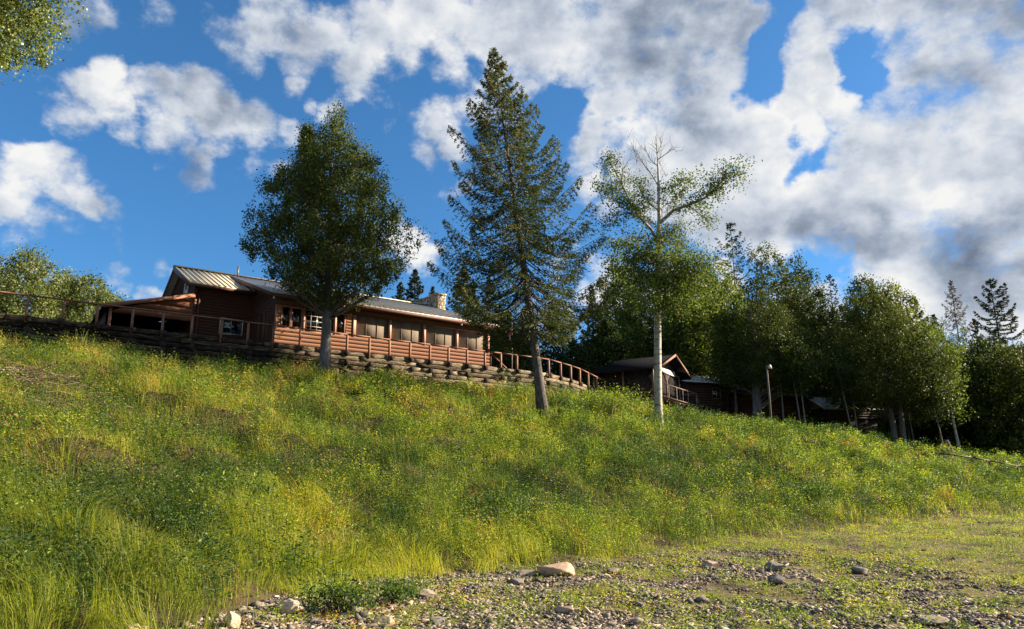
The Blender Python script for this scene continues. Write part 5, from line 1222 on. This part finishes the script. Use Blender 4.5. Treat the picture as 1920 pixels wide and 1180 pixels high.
def forbs(name, N_, area, hr, leafs, lsz, keep, label, tintf, rs, cat='weeds', up=0.5):
    s, q, x, y, z, D, u, v = scatter(N_, *area, rs); k = keep(s, q, D, rs.rand(len(s)), u, v) & ~behind_wall(s, q)
    s, q, x, y, z, D = [a[k] for a in (s, q, x, y, z, D)]; n = len(s); h = rs.uniform(*hr, n)*(0.25+1.5*fbm(s*0.8+2, q*0.8, 2))*(1-0.8*clear_(x, y))
    idx = np.repeat(np.arange(n), leafs); m_ = len(idx); f = 0.15+0.85*rs.rand(m_)
    th = rs.rand(m_)*6.283; r_ = (0.05+0.16*h[idx]*(1.15-f))
    C = np.stack([x[idx]+np.cos(th)*r_, y[idx]+np.sin(th)*r_, z[idx]+h[idx]*f], 1)
    ax = np.stack([np.cos(th), np.sin(th), up*rs.uniform(-0.4, 1.2, m_)], 1); ax /= np.linalg.norm(ax, axis=1, keepdims=True)
    sc_ = np.maximum(1, D[idx]*0.028/ max(lsz, .01)*0.05)*(0.6+0.8*rs.rand(m_))
    t0 = tintf(s, q, rs); mb = MB(); leaf_quads(mb, C, rs, lsz*sc_*1.35, lsz*sc_*0.55, t0[idx]+rs.normal(size=m_)*0.04, ax, flat=0.5)
    # stems
    w = 0.004+D*0.0002; P0 = np.stack([x, y, z-0.03], 1); P1 = P0+np.stack([rs.normal(size=n)*0.04, rs.normal(size=n)*0.04, h], 1); sd = np.stack([w, 0*w, 0*w], 1)
    V = np.stack([P0-sd, P0+sd, P1], 1).reshape(-1, 3); mb.add(V, T=np.arange(n*3).reshape(-1, 3), tint=np.repeat(np.clip(t0+0.1,0,1), 3))
    o = mb.build(name, M['forb']); tag(o, label, cat, kind='stuff')
fk = lambda s, n: np.clip((0.62-character(s, n))*3, 0, 1)
forbs('bank_weeds', 150000, (-20,80,9.5,36), (0.20,0.80), 15, 0.045, lambda s, n, D, r, u, v: dens_k(D, r, 15)&(rsg.rand(len(s)) < bank_mask(s, n)*np.clip((fbm(s*1.4+7, n*1.7+60, 3)-0.32)*5,0.22,1)*(0.40+0.60*fk(s, n))), 'leafy green weeds growing thickly among the bank grass', lambda s, n, rs: 0.30+0.55*(character(s, n)-0.35)+rs.normal(size=len(s))*0.08, rsg)
forbs('goldenrod', 70000, (8,80,13,34), (0.35,0.70), 16, 0.042, lambda s, n, D, r, u, v: dens_k(D, r, 18)&(character(s, n) > 0.50)&(rsg.rand(len(s)) < bank_mask(s, n)*gapf(s+9, n)), 'yellow green goldenrod like weeds spread over the right of the bank', lambda s, n, rs: 0.62+0.3*(fbm(s*0.9, n*0.9+30, 2)-0.5)+rs.normal(size=len(s))*0.05, rsg)
forbs('bar_weeds', 60000, (-6,60,-4,15), (0.04,0.18), 12, 0.028, lambda s, n, D, r, u, v: dens_k(D, r, 14)&(n < np.interp(s, *_nf)+0.4)&(fbm(s*1.2+61, n*1.2, 3) > 0.53-0.10*np.clip((s-8)/10,0,1)), 'small low weeds scattered between the stones of the bar', lambda s, n, rs: 0.62+0.5*(fbm(s*0.9, n*0.9+40, 2)-0.5)+rs.normal(size=len(s))*0.12, rsg)
forbs('red_weeds', 500, (-2,9,8.5,12), (0.08,0.20), 14, 0.030, lambda s, n, D, r, u, v: gauss(u, v, 655, 1150, 70, 30)+0.4*gauss(u, v, 780, 1160, 60, 25) > 0.3*r+0.12, 'low red leaved weeds among the pale stones at the bottom', lambda s, n, rs: 0.98+0*s, rsg)
forbs('undergrowth', 12000, (38,80,20,44), (0.6,1.7), 42, 0.075, lambda s, n, D, r, u, v: (n > np.interp(s, *_nt)+0.3)&(n < np.interp(s, *_nt)+9)&(u > 1480), 'shrubby undergrowth below the trees along the edge of the wood', lambda s, n, rs: 0.50+0.6*(fbm(s*0.5, n*0.5, 3)-0.5)+rs.normal(size=len(s))*0.09, rsg)

def mounds(name, N_, area, rad, hr, plants, leafs, lsz, keep, label, tintf, rs):
    s, q, x, y, z, D, u, v = scatter(N_, *area, rs); k = keep(s, q, D, rs.rand(len(s)), u, v) & ~behind_wall(s, q+0.3)
    s, q, D = s[k], q[k], D[k]; n = len(s); R_ = rs.uniform(*rad, n); cx_, cy_ = xy(s, q); Hm = rs.uniform(*hr, n)*(1-0.8*clear_(cx_, cy_)); t0 = tintf(s, q, rs)
    pi = np.repeat(np.arange(n), plants); o_ = rs.normal(size=(len(pi), 2))*0.55; ps_ = s[pi]+o_[:,0]*R_[pi]; pq = q[pi]+o_[:,1]*R_[pi]
    px_, py_ = xy(ps_, pq); pz = terr(px_, py_); ph = Hm[pi]*np.exp(-0.55*(o_**2).sum(1))*(0.75+0.5*rs.rand(len(pi)))
    ok = ~behind_wall(ps_, pq); pi, px_, py_, pz, ph = pi[ok], px_[ok], py_[ok], pz[ok], ph[ok]; pd = D[pi]; pt = t0[pi]+rs.normal(size=len(pi))*0.05
    idx = np.repeat(np.arange(len(pi)), leafs); m_ = len(idx); f = 0.25+0.75*rs.rand(m_)**0.6
    th = rs.rand(m_)*6.283; r_ = 0.03+0.13*ph[idx]+0.02
    C = np.stack([px_[idx]+np.cos(th)*r_, py_[idx]+np.sin(th)*r_, pz[idx]+ph[idx]*f], 1)
    ax = np.stack([np.cos(th), np.sin(th), rs.uniform(-0.3, 0.9, m_)], 1); ax /= np.linalg.norm(ax, axis=1, keepdims=True)
    sc_ = np.maximum(lsz, pd[idx]*0.0017)*(0.6+0.8*rs.rand(m_))
    mb = MB(); leaf_quads(mb, C, rs, sc_*1.5, sc_*0.55, pt[idx]+rs.normal(size=m_)*0.045, ax, flat=0.45)
    o = mb.build(name, M['forb']); tag(o, label, 'weeds', kind='stuff'); print(name, n, m_)
def mtint(s, n, rs): return 0.25+0.75*(character(s, n)-0.36)+rs.normal(size=len(s))*0.19+np.where(rs.rand(len(s)) < 0.05+0.12*np.clip((n-20)/8, 0, 1)*np.clip((20-s)/8, 0, 1), 0.42, 0)
mounds('weed_mounds', 8500, (-20,82,10,36), (0.22,0.62), (0.35,1.05), 15, 14, 0.034, lambda s, n, D, r, u, v: (r < np.clip((26/D)**1.2,0,1))&(rsg.rand(len(s)) < bank_mask(s, n-0.4)), 'rounded clumps of leafy weeds crowding the bank', mtint, rsg)
# dark leafy clumps
for (px, py, r_, h_, k, lb) in [(640,1105,.42,.42,1500,'dark green leafy clump at the top of the shingle, left one of two'),(745,1095,.34,.36,1000,'dark green leafy clump at the top of the shingle, right one of two'),(430,915,.65,.5,1500,'rich green bramble clump in the middle of the left slope'),
        (1515,925,.9,.8,1700,'dark round shrub low on the bank at the right'),(1425,890,.8,.6,1400,'dark low shrub on the bank left of the round one'),(1145,770,1.3,1.3,3200,'grey green shrub just left of the white aspen trunk'),(1190,800,1.0,1.0,1700,'small grey green shrub touching the white aspen trunk'),
        (330,970,.5,.4,900,'dark leafy clump below the bramble patch'),(948,930,.9,.7,1500,'dark green clump in the centre of the bank'),(1745,905,.9,.6,1000,'small bluish green shrub below the pipe railing'),(937,690,.3,.5,300,'small vine growing down the timber wall beside the brace'),(972,703,.25,.4,250,'small bush sprouting from the timber wall')]:
    if px in (937, 972):
        s = px_to_s(px, 8.0); p = wallpt(s)+Vector((0.15,-0.2,7.95)); p = (p.x, p.y, 7.6)
    else:
        s, n = pxsn(px, py); x, y = xy(s, n); p = (x, y, tz(x, y))
    rs = np.random.RandomState(int(px)); nc = max(8, k//40); cc = rs.normal(size=(nc,3))*np.array([r_,r_,0.3*h_])*0.55; cc[:,2] = np.abs(cc[:,2])+h_*0.45
    idx = rs.randint(0, nc, k); C = cc[idx]+rs.normal(size=(k,3))*r_*0.2; C[:,2] = np.abs(C[:,2])
    far = 1 if r_ < 0.6 else 1.5
    mb = MB(); leaf_quads(mb, C, rs, 0.055*far*(0.6+0.8*rs.rand(k)), 0.026*far, 0.32+0.14*rs.normal(size=k)+(0.2 if 1100 < px < 1200 else 0)); root = empty('shrub', p); tag(root, lb, 'shrub')
    mb.build('foliage', M['forb'], root)
    tw = MB()
    for c in cc[:30]: tw.tube([(0,0,-0.1), tuple(c*0.5), tuple(c)], [0.012,0.008,0.004], 3, cap=False)
    tw.build('stem', M['bark_dark'], root)
# heap of dead brush at the left
s, n = pxsn(60, 715); x, y = xy(s, n); rs = np.random.RandomState(8); tw = MB(); p0 = np.array([x, y, tz(x, y)])
for i in range(420):
    c = rs.normal(size=3)*np.array([1.0,0.55,0.10]); c[2] = 0.15+abs(c[2])+0.25*rs.rand(); gx, gy = x+c[0], y+c[1]; c[2] += tz(gx, gy)-p0[2]
    th = rs.normal()*0.7+0.3; L_ = rs.uniform(0.2, 0.7); d = np.array([math.cos(th), math.sin(th), rs.normal()*0.25])*L_
    tw.tube([c-d*0.5, c+rs.normal(size=3)*0.04, c+d*0.5], [0.008,0.008,0.005], 3, cap=False, tint=rs.rand())
o = tw.build('brush_heap', M['twig'], loc=tuple(p0)); tag(o, 'tangled heap of dead brown brush on the upper left slope', 'brush', kind='stuff')
# dry stems poking in at the left edge
dr = MB(); a = W(-40,1030,9.6); 
for (q1, q2) in (((-40,1033),(66,1044)),((-40,1050),(70,1042)),((-40,1036),(30,1040))):
    p1 = W(*q1, 9.6); p2 = W(*q2, 9.9); dr.tube([p1, (p1+p2)/2+Vector((0,0,0.012)), p2], [0.006,0.005,0.002], 4)
o = dr.build('dry_stem', M['twig']); tag(o, 'long dry straw coloured stems crossing the grass at the left edge', 'stems')

# ------------------------------------------------------------------ gravel
def gravel():
    rs = np.random.RandomState(77); N_ = 62000
    A_ = scatter(N_*3, -10, 62, -5, 15.5, rs); B2 = scatter(240000, -4, 17, 1, 14.5, rs)
    s, q, x, y, z, D, u, v = [np.concatenate([a, b]) for a, b in zip(A_, B2)]
    nf = np.interp(s, *_nf); f = fbm(s*0.9+14, q*0.9+3, 3); turf = turfmask(s, q)
    k = (q < nf+0.25)&(rs.rand(len(s)) < np.clip((11/D)**1.5, 0, 1))&(rs.rand(len(s)) < np.clip(1.1-turf*1.0, 0.10, 1)*np.clip((f-0.29+0.16*np.clip((10-s)/5,0,1))*5.5, 0.06, 1))
    s, q, x, y, z, D = [a[k] for a in (s, q, x, y, z, D)]; n = len(s)
    t = (1+5**0.5)/2
    IV = np.array([(-1,t,0),(1,t,0),(-1,-t,0),(1,-t,0),(0,-1,t),(0,1,t),(0,-1,-t),(0,1,-t),(t,0,-1),(t,0,1),(-t,0,-1),(-t,0,1)], float); IV /= np.linalg.norm(IV[0])
    IF = np.array([(0,11,5),(0,5,1),(0,1,7),(0,7,10),(0,10,11),(1,5,9),(5,11,4),(11,10,2),(10,7,6),(7,1,8),(3,9,4),(3,4,2),(3,2,6),(3,6,8),(3,8,9),(4,9,5),(2,4,11),(6,2,10),(8,6,7),(9,8,1)])
    V = IV[None]*(1+0.30*rs.normal(size=(n,12,1)))
    r = 0.009+0.032*rs.rand(n)**3.0 + (rs.rand(n) < 0.018)*rs.uniform(0.02, 0.05, n); r = np.maximum(r, D*0.0009)
    S_ = np.stack([r*rs.uniform(0.8,2.0,n), r*rs.uniform(0.6,1.1,n), r*rs.uniform(0.15,0.60,n)], 1)
    V = V*S_[:, None, :]
    a = rs.rand(n)*6.283; ca, sa = np.cos(a)[:,None], np.sin(a)[:,None]
    X = V[:,:,0]*ca - V[:,:,1]*sa; Y = V[:,:,0]*sa + V[:,:,1]*ca; Z = V[:,:,2]
    tl = rs.normal(size=n)[:,None]*0.32; Z = Z + X*tl
    V = np.stack([X+x[:,None], Y+y[:,None], Z+(z+S_[:,2]*0.35)[:,None]], 2).reshape(-1, 3)
    T = (IF[None]+(np.arange(n)*12)[:,None,None]).reshape(-1, 3)
    tint = np.clip(0.27+0.25*rs.normal(size=n)+0.22*(np.clip(1-(s-2)/16, 0, 1)), 0, 1)
    o = MB().add(V, T=T, tint=np.repeat(tint, 12)).build('gravel', M['gravel']); tag(o, 'grey and tan shingle of small angular river stones', 'gravel', kind='stuff')
    print('gravel', n)
gravel()
sc.cycles.max_bounces = 6; sc.cycles.diffuse_bounces = 2; sc.cycles.glossy_bounces = 2; sc.cycles.transmission_bounces = 4; sc.cycles.transparent_max_bounces = 8
sc.cycles.caustics_reflective = False; sc.cycles.caustics_refractive = False
print('faces', sum(len(o.data.polygons) for o in sc.objects if o.type == 'MESH'))
